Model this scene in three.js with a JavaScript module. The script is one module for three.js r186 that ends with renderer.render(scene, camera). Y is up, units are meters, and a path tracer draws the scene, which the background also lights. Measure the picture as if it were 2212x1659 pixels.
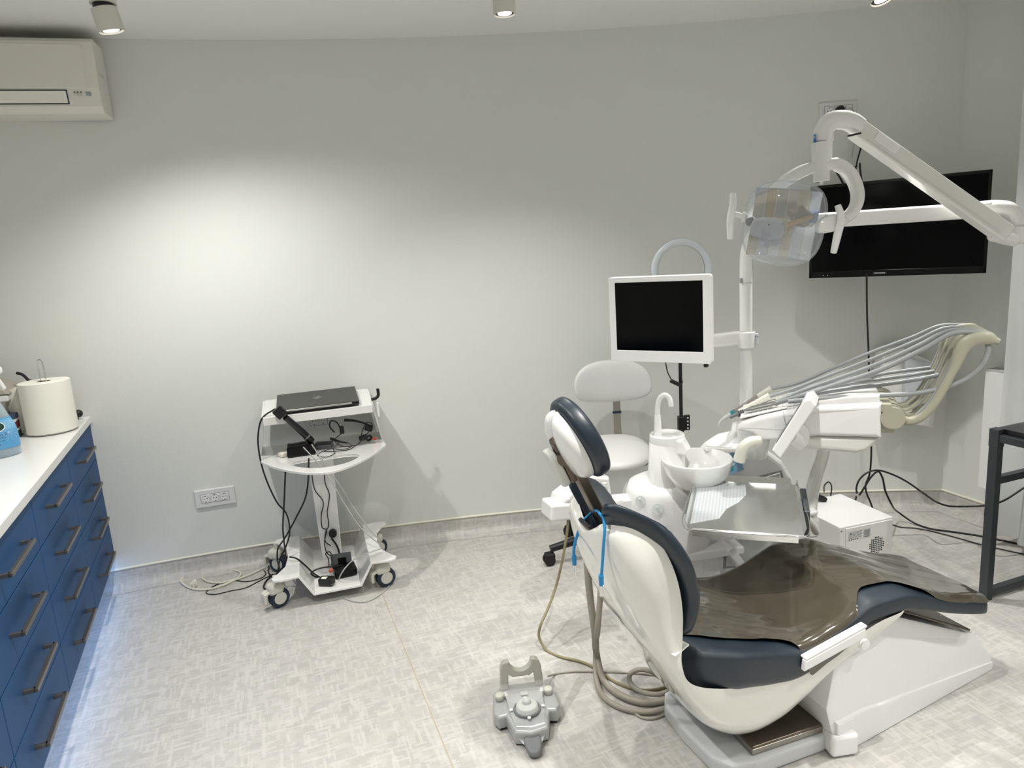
import * as THREE from 'three';
import { RoundedBoxGeometry } from 'three/addons/geometries/RoundedBoxGeometry.js';
import { RectAreaLightUniformsLib } from 'three/addons/lights/RectAreaLightUniformsLib.js';
import { mergeGeometries, mergeVertices } from 'three/addons/utils/BufferGeometryUtils.js';

// ------------------------------------------------------------------ camera, exposure
const scene = new THREE.Scene();
scene.background = new THREE.Color(0x000000);
const camera = new THREE.PerspectiveCamera(2 * Math.atan(829.5 / 1500) * 180 / Math.PI, 2212 / 1659, 0.05, 30);
camera.position.set(0, 1.6, 0);
camera.rotation.set(-0.1946, 0, -0.0665, 'XYZ');
const renderer = new THREE.WebGLRenderer({ antialias: true });
renderer.toneMapping = THREE.LinearToneMapping;
renderer.toneMappingExposure = 1.0;
renderer.shadowMap.enabled = true;
RectAreaLightUniformsLib.init();
const LAMP = 7;                         // candela of one ceiling spot
const SPOT_ANGLE = 1.0, SPOT_SOFT = 0.6;
const LAMP_COLOUR = 0xfffdf8;

// ------------------------------------------------------------------ helpers
let seed = 20241;
const rnd = () => { seed = (seed * 1664525 + 1013904223) >>> 0; return seed / 4294967296; };
const V = (x, y, z) => new THREE.Vector3(x, y, z);
const taken = new Map();
function numbered(name) { const n = taken.get(name) || 0; taken.set(name, n + 1); return n ? name + '_' + String(n).padStart(3, '0') : name; }
function shadows(m) { m.castShadow = true; m.receiveShadow = true; return m; }
function thing(name, label, category, pos = [0, 0, 0], turn = 0, group) {
  const o = new THREE.Group(); o.name = numbered(name); scene.add(o);
  o.position.set(...pos); o.rotation.y = turn; o.userData = { label, category };
  if (group) o.userData.group = group;
  return o;
}
function part(parent, name, geo, mat, pos, rot, label) {
  const m = shadows(new THREE.Mesh(geo, mat)); m.name = name; parent.add(m);
  if (pos) m.position.set(...pos);
  if (rot) m.rotation.set(...rot);
  if (label) m.userData.label = label;
  return m;
}
function solo(name, label, category, geo, mat, group) {
  const m = shadows(new THREE.Mesh(geo, mat)); m.name = numbered(name); scene.add(m);
  m.userData = { label, category }; if (group) m.userData.group = group;
  return m;
}
function struct(name, geo, mat, parent) {
  const m = shadows(new THREE.Mesh(geo, mat)); m.name = parent ? name : numbered(name); (parent || scene).add(m);
  if (!parent) m.userData.kind = 'structure';
  return m;
}
const box = (w, h, d, r = 0.004, s = 2) => new RoundedBoxGeometry(w, h, d, s, Math.min(r, w / 2.01, h / 2.01, d / 2.01));
const cyl = (r1, r2, h, n = 32, open = false) => new THREE.CylinderGeometry(r1, r2, h, n, 1, open);
const at = (g, x = 0, y = 0, z = 0, rx = 0, ry = 0, rz = 0) => { g.applyMatrix4(new THREE.Matrix4().makeRotationFromEuler(new THREE.Euler(rx, ry, rz))); g.translate(x, y, z); return g; };
const join = (...gs) => mergeGeometries(gs.flat().map(g => { const k = g.index ? g.toNonIndexed() : g; for (const a of Object.keys(k.attributes)) if (!['position', 'normal', 'uv'].includes(a)) k.deleteAttribute(a); return k; }));
const curve = (pts, closed = false, tension = 0.5) => new THREE.CatmullRomCurve3(pts.map(p => V(...p)), closed, 'centripetal', tension);
const tube = (pts, r, seg = 0, rad = 10, closed = false) => capped(curve(pts, closed), () => r, seg || pts.length * 8, rad, closed);
function capped(c, rf, seg, rad, closed = false) {           // swept tube with a varying radius and closed ends
  const fr = c.computeFrenetFrames(seg, closed), P = [], N = [], UV = [], I = [];
  for (let i = 0; i <= seg; i++) {
    const p = c.getPointAt(i / seg), r = rf(i / seg);
    for (let j = 0; j <= rad; j++) {
      const a = j / rad * Math.PI * 2, n = fr.normals[i].clone().multiplyScalar(Math.cos(a)).addScaledVector(fr.binormals[i], Math.sin(a));
      P.push(p.x + n.x * r, p.y + n.y * r, p.z + n.z * r); N.push(n.x, n.y, n.z); UV.push(i / seg, j / rad);
    }
  }
  for (let i = 0; i < seg; i++) for (let j = 0; j < rad; j++) { const a = i * (rad + 1) + j, b = a + rad + 1; I.push(a, a + 1, b, b, a + 1, b + 1); }
  if (!closed) for (const i of [0, seg]) {
    const p = c.getPointAt(i / seg), t = fr.tangents[i].clone().multiplyScalar(i ? 1 : -1), k = P.length / 3;
    P.push(p.x, p.y, p.z); N.push(t.x, t.y, t.z); UV.push(0, 0);
    for (let j = 0; j <= rad; j++) { const o = (i * (rad + 1) + j) * 3; P.push(P[o], P[o + 1], P[o + 2]); N.push(t.x, t.y, t.z); UV.push(0, 0); }
    for (let j = 0; j < rad; j++) i ? I.push(k, k + 1 + j, k + 2 + j) : I.push(k, k + 2 + j, k + 1 + j);
  }
  const g = new THREE.BufferGeometry();
  g.setAttribute('position', new THREE.Float32BufferAttribute(P, 3)); g.setAttribute('normal', new THREE.Float32BufferAttribute(N, 3)); g.setAttribute('uv', new THREE.Float32BufferAttribute(UV, 2));
  g.setIndex(I); return g;
}
function ribbed(pts, r, pitch = 0.006, rad = 10) { const c = curve(pts), L = c.getLength(), seg = Math.min(900, Math.round(L / pitch * 4)); return capped(c, u => r * (0.93 + 0.07 * Math.cos(u * L / pitch * 2 * Math.PI)), seg, rad); }
const lathe = (pts, n = 40) => new THREE.LatheGeometry(pts.map(p => new THREE.Vector2(...p)), n);
function shapeOf(pts, smooth = false) {
  const s = new THREE.Shape();
  if (!smooth) { pts.forEach((p, i) => i ? s.lineTo(...p) : s.moveTo(...p)); s.closePath(); return s; }
  const c = new THREE.CatmullRomCurve3(pts.map(p => V(p[0], p[1], 0)), true, 'centripetal').getPoints(pts.length * 6);
  c.forEach((p, i) => i ? s.lineTo(p.x, p.y) : s.moveTo(p.x, p.y)); return s;
}
function prism(pts, depth, bevel = 0.004, { smooth = false, seg = 3, hole, size } = {}) {     // outline in x,y pushed along z, centred on z = 0
  const s = Array.isArray(pts) ? shapeOf(pts, smooth) : pts;
  if (hole) for (const h of hole) s.holes.push(new THREE.Path(shapeOf(h, true).getPoints()));
  const g = new THREE.ExtrudeGeometry(s, { depth: Math.max(1e-4, depth - 2 * bevel), bevelEnabled: bevel > 0, bevelThickness: bevel, bevelSize: size ?? bevel, bevelOffset: -(size ?? bevel), bevelSegments: seg, curveSegments: 16 });
  g.translate(0, 0, -(depth - 2 * bevel) / 2); return g;
}
function grid(nu, nv, f, closedU = false) {                   // surface from f(u, v) -> [x, y, z]
  const P = [], UV = [], I = [];
  for (let i = 0; i <= nu; i++) for (let j = 0; j <= nv; j++) { P.push(...f(i / nu, j / nv)); UV.push(i / nu, j / nv); }
  for (let i = 0; i < nu; i++) for (let j = 0; j < nv; j++) { const a = i * (nv + 1) + j, b = a + nv + 1; I.push(a, b, a + 1, b, b + 1, a + 1); }
  const g = new THREE.BufferGeometry(); g.setAttribute('position', new THREE.Float32BufferAttribute(P, 3)); g.setAttribute('uv', new THREE.Float32BufferAttribute(UV, 2)); g.setIndex(I);
  g.computeVertexNormals(); return g;
}
function deform(g, f) { const p = g.attributes.position; for (let i = 0; i < p.count; i++) { const q = f(p.getX(i), p.getY(i), p.getZ(i)); p.setXYZ(i, ...q); } g.computeVertexNormals(); return g; }
function smooth(g) { const k = g.clone(); for (const a of ['normal', 'uv']) k.deleteAttribute(a); const m = mergeVertices(k, 1e-4); m.computeVertexNormals(); return m; }
const lerp = (a, b, t) => a + (b - a) * t;
function table(xs, ys) {                                      // smooth curve through measured points (monotone cubic)
  const n = xs.length, d = [], m = []; for (let i = 0; i < n - 1; i++) d.push((ys[i + 1] - ys[i]) / (xs[i + 1] - xs[i]));
  for (let i = 0; i < n; i++) m.push(i === 0 ? d[0] : i === n - 1 ? d[n - 2] : d[i - 1] * d[i] <= 0 ? 0 : 2 * d[i - 1] * d[i] / (d[i - 1] + d[i]));
  return x => {
    if (x <= xs[0]) return ys[0]; if (x >= xs[n - 1]) return ys[n - 1];
    let i = 0; while (x > xs[i + 1]) i++;
    const w = xs[i + 1] - xs[i], t = (x - xs[i]) / w, t2 = t * t, t3 = t2 * t;
    return (2 * t3 - 3 * t2 + 1) * ys[i] + (t3 - 2 * t2 + t) * w * m[i] + (-2 * t3 + 3 * t2) * ys[i + 1] + (t3 - t2) * w * m[i + 1];
  };
}
function metres(g, axis = 'xz', turn = 0) {                  // uv in metres
  const p = g.attributes.position, uv = new Float32Array(p.count * 2), c = Math.cos(turn), s = Math.sin(turn);
  for (let i = 0; i < p.count; i++) { const a = axis[0] === 'x' ? p.getX(i) : p.getZ(i), b = axis[1] === 'y' ? p.getY(i) : p.getZ(i); uv[2 * i] = a * c - b * s; uv[2 * i + 1] = a * s + b * c; }
  g.setAttribute('uv', new THREE.BufferAttribute(uv, 2)); return g;
}

// ------------------------------------------------------------------ textures and materials
function dataTex(n, f, srgb = true, rep = 1) {
  const d = new Uint8Array(n * n * 4);
  for (let y = 0; y < n; y++) for (let x = 0; x < n; x++) { const c = f(x, y), o = (y * n + x) * 4; d[o] = c[0]; d[o + 1] = c[1]; d[o + 2] = c[2]; d[o + 3] = 255; }
  const t = new THREE.DataTexture(d, n, n); t.wrapS = t.wrapT = THREE.RepeatWrapping; t.magFilter = THREE.LinearFilter; t.minFilter = THREE.LinearMipmapLinearFilter; t.generateMipmaps = true;
  if (srgb) t.colorSpace = THREE.SRGBColorSpace; t.repeat.set(rep, rep); t.needsUpdate = true; return t;
}
function vinyl() {                                            // woven patches printed on sheet vinyl, one tile is 1.5 m
  const n = 1024, a = new Float32Array(n * n).fill(0.80), h = new Float32Array(n * n), px = n / 1.5;
  const rect = (x0, y0, w, hh, v, al, tint) => {
    for (let y = 0; y < hh; y++) for (let x = 0; x < w; x++) {
      const o = ((y0 + y) & (n - 1)) * n + ((x0 + x) & (n - 1)), e = al * (0.82 + 0.18 * rnd());
      a[o] += (v - a[o]) * e; h[o] += (tint - h[o]) * e;
    }
  };
  for (let k = 0; k < 3400; k++) {                            // solid patches
    const along = rnd() < 0.55, L = (0.022 + 0.04 * rnd()) * px | 0, T = (0.014 + 0.02 * rnd()) * px | 0;
    rect(rnd() * n | 0, rnd() * n | 0, along ? L : T, along ? T : L, 0.735 + 0.055 * rnd(), 0.75, rnd() - 0.5);
  }
  for (let k = 0; k < 1900; k++) {                            // pale bands between them
    const along = rnd() < 0.5, L = (0.03 + 0.05 * rnd()) * px | 0, T = (0.005 + 0.008 * rnd()) * px | 0;
    rect(rnd() * n | 0, rnd() * n | 0, along ? L : T, along ? T : L, 0.84, 0.7, rnd() - 0.5);
  }
  for (let k = 0; k < 2600; k++) {                            // fine threads
    const along = rnd() < 0.5, L = (0.02 + 0.05 * rnd()) * px | 0;
    rect(rnd() * n | 0, rnd() * n | 0, along ? L : 1, along ? 1 : L, rnd() < 0.5 ? 0.87 : 0.71, 0.35, 0);
  }
  return dataTex(n, (x, y) => { const v = a[y * n + x] * 239, t = h[y * n + x] * 5; return [v * 1.006 + t * 0.2, v * 0.99, v * 0.965 + t]; });
}
function noiseTex(n, amp, base = 128, smoothing = 3) {
  let a = new Float32Array(n * n); for (let i = 0; i < n * n; i++) a[i] = rnd();
  for (let k = 0; k < smoothing; k++) { const b = new Float32Array(n * n); for (let y = 0; y < n; y++) for (let x = 0; x < n; x++) b[y * n + x] = (a[y * n + x] * 2 + a[y * n + (x + 1) % n] + a[y * n + (x + n - 1) % n] + a[((y + 1) % n) * n + x] + a[((y + n - 1) % n) * n + x]) / 6; a = b; }
  return dataTex(n, (x, y) => { const v = Math.max(0, Math.min(255, base + (a[y * n + x] - 0.5) * amp)); return [v, v, v]; }, false);
}
function canvasTex(w, h, draw) { const c = document.createElement('canvas'); c.width = w; c.height = h; draw(c.getContext('2d'), w, h); const t = new THREE.CanvasTexture(c); t.colorSpace = THREE.SRGBColorSpace; t.anisotropy = 4; return t; }
const std = (color, roughness = 0.6, metalness = 0, extra = {}) => new THREE.MeshStandardMaterial({ color, roughness, metalness, ...extra });
const phy = (color, roughness, extra = {}) => new THREE.MeshPhysicalMaterial({ color, roughness, ...extra });
const roller = noiseTex(256, 420, 128, 3); roller.repeat.set(3.5, 3.5);
const leatherGrain = noiseTex(256, 420, 128, 1); leatherGrain.repeat.set(14, 14);
const vinylMap = vinyl(); vinylMap.repeat.set(1 / 1.5, 1 / 1.5);
const M = {
  wall: std(0xe0e2de, 0.62, 0, { bumpMap: roller, bumpScale: 0.0004 }),
  ceiling: std(0xeff0ed, 0.75),
  vinyl: std(0xffffff, 0.42, 0, { map: vinylMap }),
  trim: std(0xe9e6d6, 0.4),
  seam: std(0xb3a991, 0.6),
  blue: phy(0x1f4d7e, 0.5, { specularIntensity: 0.45 }),
  carcass: std(0x4d5a69, 0.6),
  gap: std(0x14202c, 0.8),
  worktop: phy(0xeeeeec, 0.28, { clearcoat: 0.3, clearcoatRoughness: 0.2 }),
  handle: std(0x857f78, 0.34, 0.9),
  white: phy(0xeeeeee, 0.3, { clearcoat: 0.5, clearcoatRoughness: 0.12 }),
  gloss: phy(0xececea, 0.18, { clearcoat: 0.9, clearcoatRoughness: 0.05 }),
  cream: phy(0xe6e6e1, 0.22, { clearcoat: 0.8, clearcoatRoughness: 0.07 }),
  ivory: std(0xd2d1c5, 0.4),
  whip: phy(0xadab98, 0.34, { clearcoat: 0.3 }),
  hose: std(0x96999b, 0.42),
  ribhose: std(0xa09b8f, 0.55),
  olive: std(0x8d8564, 0.5),
  lightgrey: std(0xc9cbc9, 0.4),
  grey: std(0x9b9d9e, 0.45),
  midgrey: std(0x77797b, 0.45),
  platform: std(0xc4c6c8, 0.4),
  leather: phy(0x1a2732, 0.4, { clearcoat: 0.15, clearcoatRoughness: 0.35, bumpMap: leatherGrain, bumpScale: 0.0003 }),
  film: phy(0x5b5447, 0.2, { clearcoat: 0.8, clearcoatRoughness: 0.12 }),
  filmClear: phy(0x766f60, 0.1, { transmission: 1, thickness: 0, clearcoat: 0.6 }),
  steel: std(0xb9b9b7, 0.3, 1),
  brushed: std(0xa19d96, 0.35, 1),
  mirror: std(0xe2e3e2, 0.22, 1),
  bronze: std(0x6f665c, 0.33, 0.85),
  chrome: std(0xd8d8d8, 0.12, 1),
  black: std(0x0b0b0c, 0.42),
  rubber: std(0x141416, 0.7),
  navy: std(0x1c2c3f, 0.55),
  screen: phy(0x010102, 0.12, { specularIntensity: 0.22 }),
  tvblack: phy(0x050506, 0.2, { specularIntensity: 0.5 }),
  laptop: std(0x4c4c4b, 0.42, 0.5),
  ac: std(0xe6e3da, 0.4),
  paper: std(0xf0eee4, 0.9),
  darkmetal: std(0x4e5356, 0.38, 0.75),
  darktop: std(0x111216, 0.32),
  lampcan: std(0xd6d4cc, 0.55),
  lens: phy(0xffffff, 0.04, { transmission: 1, thickness: 0, ior: 1.45 }),
  coverClear: phy(0xf1f0ec, 0.12, { transmission: 0.85, thickness: 0, ior: 1.4 }),
  reflector: phy(0xdfe3ea, 0.1, { metalness: 0.45, transmission: 0.55, thickness: 0 }),
  amber: std(0xc9a468, 0.35, 0.3),
  skyblue: std(0x1f88c4, 0.45),
  orange: std(0xc4512c, 0.5),
  curtain: phy(0xe9ebec, 0.95, { transmission: 0.45, thickness: 0, side: THREE.DoubleSide }),
  plug: std(0xe6e2d4, 0.45),
  cableWhite: std(0xdcd8c8, 0.5),
  cableGrey: std(0xb9bab4, 0.5),
  teal: std(0x2f7f8f, 0.4),
};

// ------------------------------------------------------------------ the room
const R = d => d * Math.PI / 180;
const wallZ = x => ((-0.00182759 * x + 0.0561306) * x - 0.0836530) * x - 3.7913584;      // the gently curved back wall
const CEIL = 2.659;
const backPts = []; for (let i = 0; i <= 40; i++) { const x = lerp(-2.66, 2.376, i / 40); backPts.push([x, wallZ(x)]); }
const leftBack = [-2.66, wallZ(-2.66)], leftFront = [-0.62, 1.78], rightFront = [4.28, 1.68], rightBack = [2.376, -3.699];
const RW = [0.334, 0.943], RN = [0.943, -0.334];              // along the right wall towards the room's front; out of the room
const rwPt = (along, off, y) => [2.376 + RW[0] * along - RN[0] * off, y, -3.699 + RW[1] * along - RN[1] * off];
function planSlab(pts, y0, y1) {                              // closed plan polygon [x, z] pushed from y0 to y1
  const g = new THREE.ExtrudeGeometry(new THREE.Shape(pts.map(p => new THREE.Vector2(p[0], -p[1]))), { depth: y1 - y0, bevelEnabled: false });
  g.rotateX(-Math.PI / 2); g.translate(0, y0, 0); return g;
}
const roomPlan = [...backPts, rightFront, leftFront];
const floor = struct('floor', metres(planSlab(roomPlan.map(p => [p[0] * 1.04, p[1] * 1.04]), -0.1, 0), 'xz', R(20)), M.vinyl);
struct('ceiling', planSlab(roomPlan.map(p => [p[0] * 1.04, p[1] * 1.04]), CEIL, CEIL + 0.12), M.ceiling);
struct('wall_back', metres(planSlab([...backPts, [2.5, -4.0], [-2.8, -4.0]], 0, CEIL), 'xy'), M.wall);
const wallSeg = (name, a, b, nx, nz) => struct(name, metres(planSlab([a, b, [b[0] + nx, b[1] + nz], [a[0] + nx, a[1] + nz]], 0, CEIL), name === 'wall_front' ? 'xy' : 'zy'), M.wall);
wallSeg('wall_left', leftFront, leftBack, -0.15, 0.06);
wallSeg('wall_right', rightBack, rightFront, 0.15, -0.05);
wallSeg('wall_front', rightFront, leftFront, 0, 0.15);
// floor vinyl turned up the wall with a cove, and the thin cream capping strip
function sweepWall(pts, prof) {                               // pts plan [x, z, nx, nz] with the normal into the room; prof [out, y]
  return grid(pts.length - 1, prof.length - 1, (u, v) => { const p = pts[Math.round(u * (pts.length - 1))], q = prof[Math.round(v * (prof.length - 1))]; return [p[0] + p[2] * q[0], q[1], p[1] + p[3] * q[0]]; });
}
const coveProf = [[0.075, 0.001], [0.06, 0.002], [0.045, 0.006], [0.032, 0.013], [0.021, 0.023], [0.013, 0.036], [0.008, 0.052], [0.006, 0.07], [0.006, 0.1], [0.0, 0.1]];
const capProf = [[0.0, 0.099], [0.009, 0.099], [0.0095, 0.1045], [0.006, 0.108], [0.0, 0.108]];
const backN = backPts.map(([x, z]) => { const s = (wallZ(x + 0.01) - wallZ(x - 0.01)) / 0.02, L = Math.hypot(1, s); return [x, z, -s / L, 1 / L]; });
const rightN = []; for (let i = 0; i <= 12; i++) { const p = rwPt(i * 0.4, 0, 0); rightN.push([p[0], p[2], -RN[0], -RN[1]]); }
const coveUV = (g, pts) => { const n = coveProf.length, uv = g.attributes.uv; let L = 0; const s = [0]; for (let k = 1; k < n; k++) { L += Math.hypot(coveProf[k][0] - coveProf[k - 1][0], coveProf[k][1] - coveProf[k - 1][1]); s.push(L); } let a = 0; pts.forEach((p, i) => { if (i) a += Math.hypot(p[0] - pts[i - 1][0], p[1] - pts[i - 1][1]); for (let k = 0; k < n; k++) uv.setXY(i * n + k, a, s[k]); }); return g; };
struct('baseboard_back', coveUV(sweepWall(backN, coveProf), backN), M.vinyl);
struct('baseboard_right', coveUV(sweepWall(rightN, coveProf), rightN), M.vinyl);
struct('trim_1', sweepWall(backN, capProf), M.trim);
struct('trim_2', sweepWall(rightN, capProf), M.trim);
struct('weld_seam', at(box(0.004, 0.0008, 3.6, 0.0003, 1), -0.33, 0.0003, -2.1, 0, R(19.9), 0), M.seam, floor);

// ------------------------------------------------------------------ ceiling spots
function spot(label, x, z, bottom, tilt, turn, power = LAMP, angle = SPOT_ANGLE) {
  const t = thing('ceiling_spotlight', label, 'lamp', [x, 0, z], turn, 'cylinder ceiling spots');
  part(t, 'ceiling_mount', join(at(cyl(0.043, 0.043, CEIL - bottom - 0.09, 40), 0, (CEIL + bottom + 0.09) / 2, 0)), M.lampcan);
  part(t, 'swivel', at(cyl(0.034, 0.034, 0.03, 24), 0, bottom + 0.082, 0), M.black);
  const can = new THREE.Group(); can.name = 'can'; t.add(can); can.position.set(0, bottom + 0.078, 0); can.rotation.x = tilt;
  const body = part(can, 'can_body', lathe([[0.0, 0], [0.04, 0], [0.043, -0.004], [0.043, -0.076], [0.0405, -0.078], [0.039, -0.076], [0.039, -0.066], [0.0, -0.06]], 40), M.lampcan);
  part(can, 'baffle', at(new THREE.RingGeometry(0.026, 0.0392, 40), 0, -0.0705, 0, Math.PI / 2), M.black);
  part(can, 'lens', at(cyl(0.0265, 0.0265, 0.004, 32), 0, -0.071, 0), std(0xffffff, 0.5, 0, { emissive: 0xfffaf2, emissiveIntensity: 7 }));
  const l = new THREE.SpotLight(LAMP_COLOUR, power, 0, angle, SPOT_SOFT, 2); l.castShadow = true; l.shadow.radius = 1.3; l.shadow.mapSize.set(1024, 1024);
  l.name = 'spot_light'; l.position.set(0, -0.077, 0); can.add(l); l.target.position.set(0, -1, 0); l.target.name = 'spot_target'; can.add(l.target);
  return t;
}
spot('cylinder spotlight nearest the wall air conditioner, tilted to the wall', -1.34, -2.66, 2.435, 0.18, -0.785, 6.4, 1.17);
spot('straight cylinder spotlight in the middle, above the empty wall', 0.066, -2.88, 2.47, 0, 0, 5.8);
spot('cylinder spotlight at the upper right, lens turned to the room', 1.522, -2.93, 2.437, -0.32, 0.3, 9);
spot('cylinder spotlight behind the photographer, above the cabinet', -0.85, -1.35, 2.47, 0, 0, 10.5);
spot('cylinder spotlight above the middle of the floor', 0.5, -1.5, 2.47, 0, 0, 11.5);
spot('cylinder spotlight above the near side of the dental chair', 1.9, -1.3, 2.47, 0, 0, 7.5);
spot('cylinder spotlight near the front wall, cabinet side', 0.35, 0.7, 2.47, 0, 0);
spot('cylinder spotlight near the front wall, window side', 2.4, 0.6, 2.47, 0, 0);
spot('added unseen cylinder spotlight above the window side of the chair', 2.75, -1.5, 2.47, 0, 0, 9.5);  // extra spot out of view, added to raise the ambient light
spot('added unseen cylinder spotlight in the front window corner', 3.4, 0.5, 2.47, 0, 0);  // also added unseen, for more bounce in the room
spot('added unseen cylinder spotlight above the middle of the front half', 1.3, 0.0, 2.47, 0, 0);  // another added spot outside the view, lifts the ambient level

// ------------------------------------------------------------------ blue drawer cabinets, worktop, toe-kick light
const CAB = { pos: [-2.091, 0, -3.354], turn: R(-67.73) };    // local x runs along the fronts into the room, local -z points out of the fronts
const ROWS = [0.17, 0.349, 0.527, 0.705, 0.884];
const cabNames = ['blue four-drawer cabinet touching the curved back wall', 'blue four-drawer cabinet second from the back wall', 'blue four-drawer cabinet third from the back wall', 'blue four-drawer cabinet nearest the camera'];
for (let k = 0; k < 4; k++) {
  const t = thing('drawer_cabinet', cabNames[k], 'cabinet', CAB.pos, CAB.turn, 'row of blue drawer cabinets');
  const x0 = 0.616 * k, w = 0.616, xc = x0 + w / 2;
  part(t, 'body', join(at(box(w - 0.002, 0.705, 0.55, 0.002, 1), xc, 0.172 + 0.3535, 0.298)), M.carcass);
  part(t, 'toe_kick', at(box(w - 0.002, 0.17, 0.016, 0.001, 1), xc, 0.086, 0.095), M.white);
  for (let j = 0; j < 4; j++) {
    const h = ROWS[j + 1] - ROWS[j], d = part(t, 'drawer', box(w - 0.004, h - 0.004, 0.02, 0.0015, 2), M.blue, [xc, (ROWS[j] + ROWS[j + 1]) / 2, 0.0115]);
    const s = 0.0065, L = 0.275;
    part(d, 'handle', join(at(box(L, 2 * s, 2 * s, 0.0012), 0, 0.005, -0.043), at(box(2 * s, 2 * s, 0.034, 0.0012), -L / 2 + s, 0.005, -0.026), at(box(2 * s, 2 * s, 0.034, 0.0012), L / 2 - s, 0.005, -0.026)), M.handle, [0.012, 0, 0.0]);
  }
}
{
  const t = thing('worktop', 'white worktop lying on the blue drawer cabinets', 'worktop', CAB.pos, CAB.turn);
  part(t, 'slab', at(box(2.47, 0.034, 0.585, 0.003), 1.237, 0.903, 0.2855), M.worktop);
  const led = thing('led_strip', 'blue light strip under the blue drawer cabinets', 'light strip', CAB.pos, CAB.turn);
  part(led, 'strip', at(box(2.4, 0.006, 0.012, 0.001, 1), 1.2, 0.165, 0.05), std(0x6fb0ff, 0.5, 0, { emissive: 0x6fb0ff, emissiveIntensity: 3 }));
  const a = new THREE.RectAreaLight(0x6fb0ff, 7.5, 2.4, 0.014); a.name = 'strip_light'; a.position.set(1.2, 0.160, 0.05); a.rotation.x = -Math.PI / 2; led.add(a);
}

// ------------------------------------------------------------------ things on the worktop
{
  const t = thing('paper_towel_holder', 'wire paper towel holder with tall chrome loop inside the roll', 'holder', [-2.075, 0.92, -3.055], 0);
  part(t, 'base', at(lathe([[0, 0], [0.085, 0], [0.087, 0.003], [0.085, 0.007], [0, 0.007]], 40)), M.chrome);
  part(t, 'loop', tube([[-0.017, 0.007, 0], [-0.017, 0.15, 0], [-0.017, 0.305, 0], [-0.0135, 0.322, 0], [0, 0.329, 0], [0.0135, 0.322, 0], [0.017, 0.305, 0], [0.017, 0.15, 0], [0.017, 0.007, 0]], 0.003, 90, 8), M.chrome, [0, 0, 0], [0, -0.4, 0]);
  const r = thing('paper_towel_roll', 'large white paper towel roll standing at the far worktop end', 'paper roll', [-2.075, 0.928, -3.055], 0);
  part(r, 'roll', lathe([[0.026, 0], [0.098, 0], [0.1, 0.003], [0.1, 0.222], [0.098, 0.225], [0.03, 0.225], [0.027, 0.222], [0.026, 0]], 56), M.paper);
  part(r, 'core', lathe([[0.0265, 0.001], [0.0265, 0.2235], [0.0245, 0.2235], [0.0245, 0.001], [0.0265, 0.001]], 32), std(0x6d5c49, 0.9));
  part(r, 'loose_sheet', grid(14, 10, (u, v) => { const x = -0.098 - 0.055 * u * u + 0.006 * Math.sin(v * 5), z = 0.005 + 0.03 * u + 0.012 * Math.sin(u * 3.1); return [x, 0.001 + v * (0.215 - 0.02 * u), z]; }), new THREE.MeshStandardMaterial({ color: 0xe9e6da, roughness: 0.9, side: THREE.DoubleSide }));
}
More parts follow.
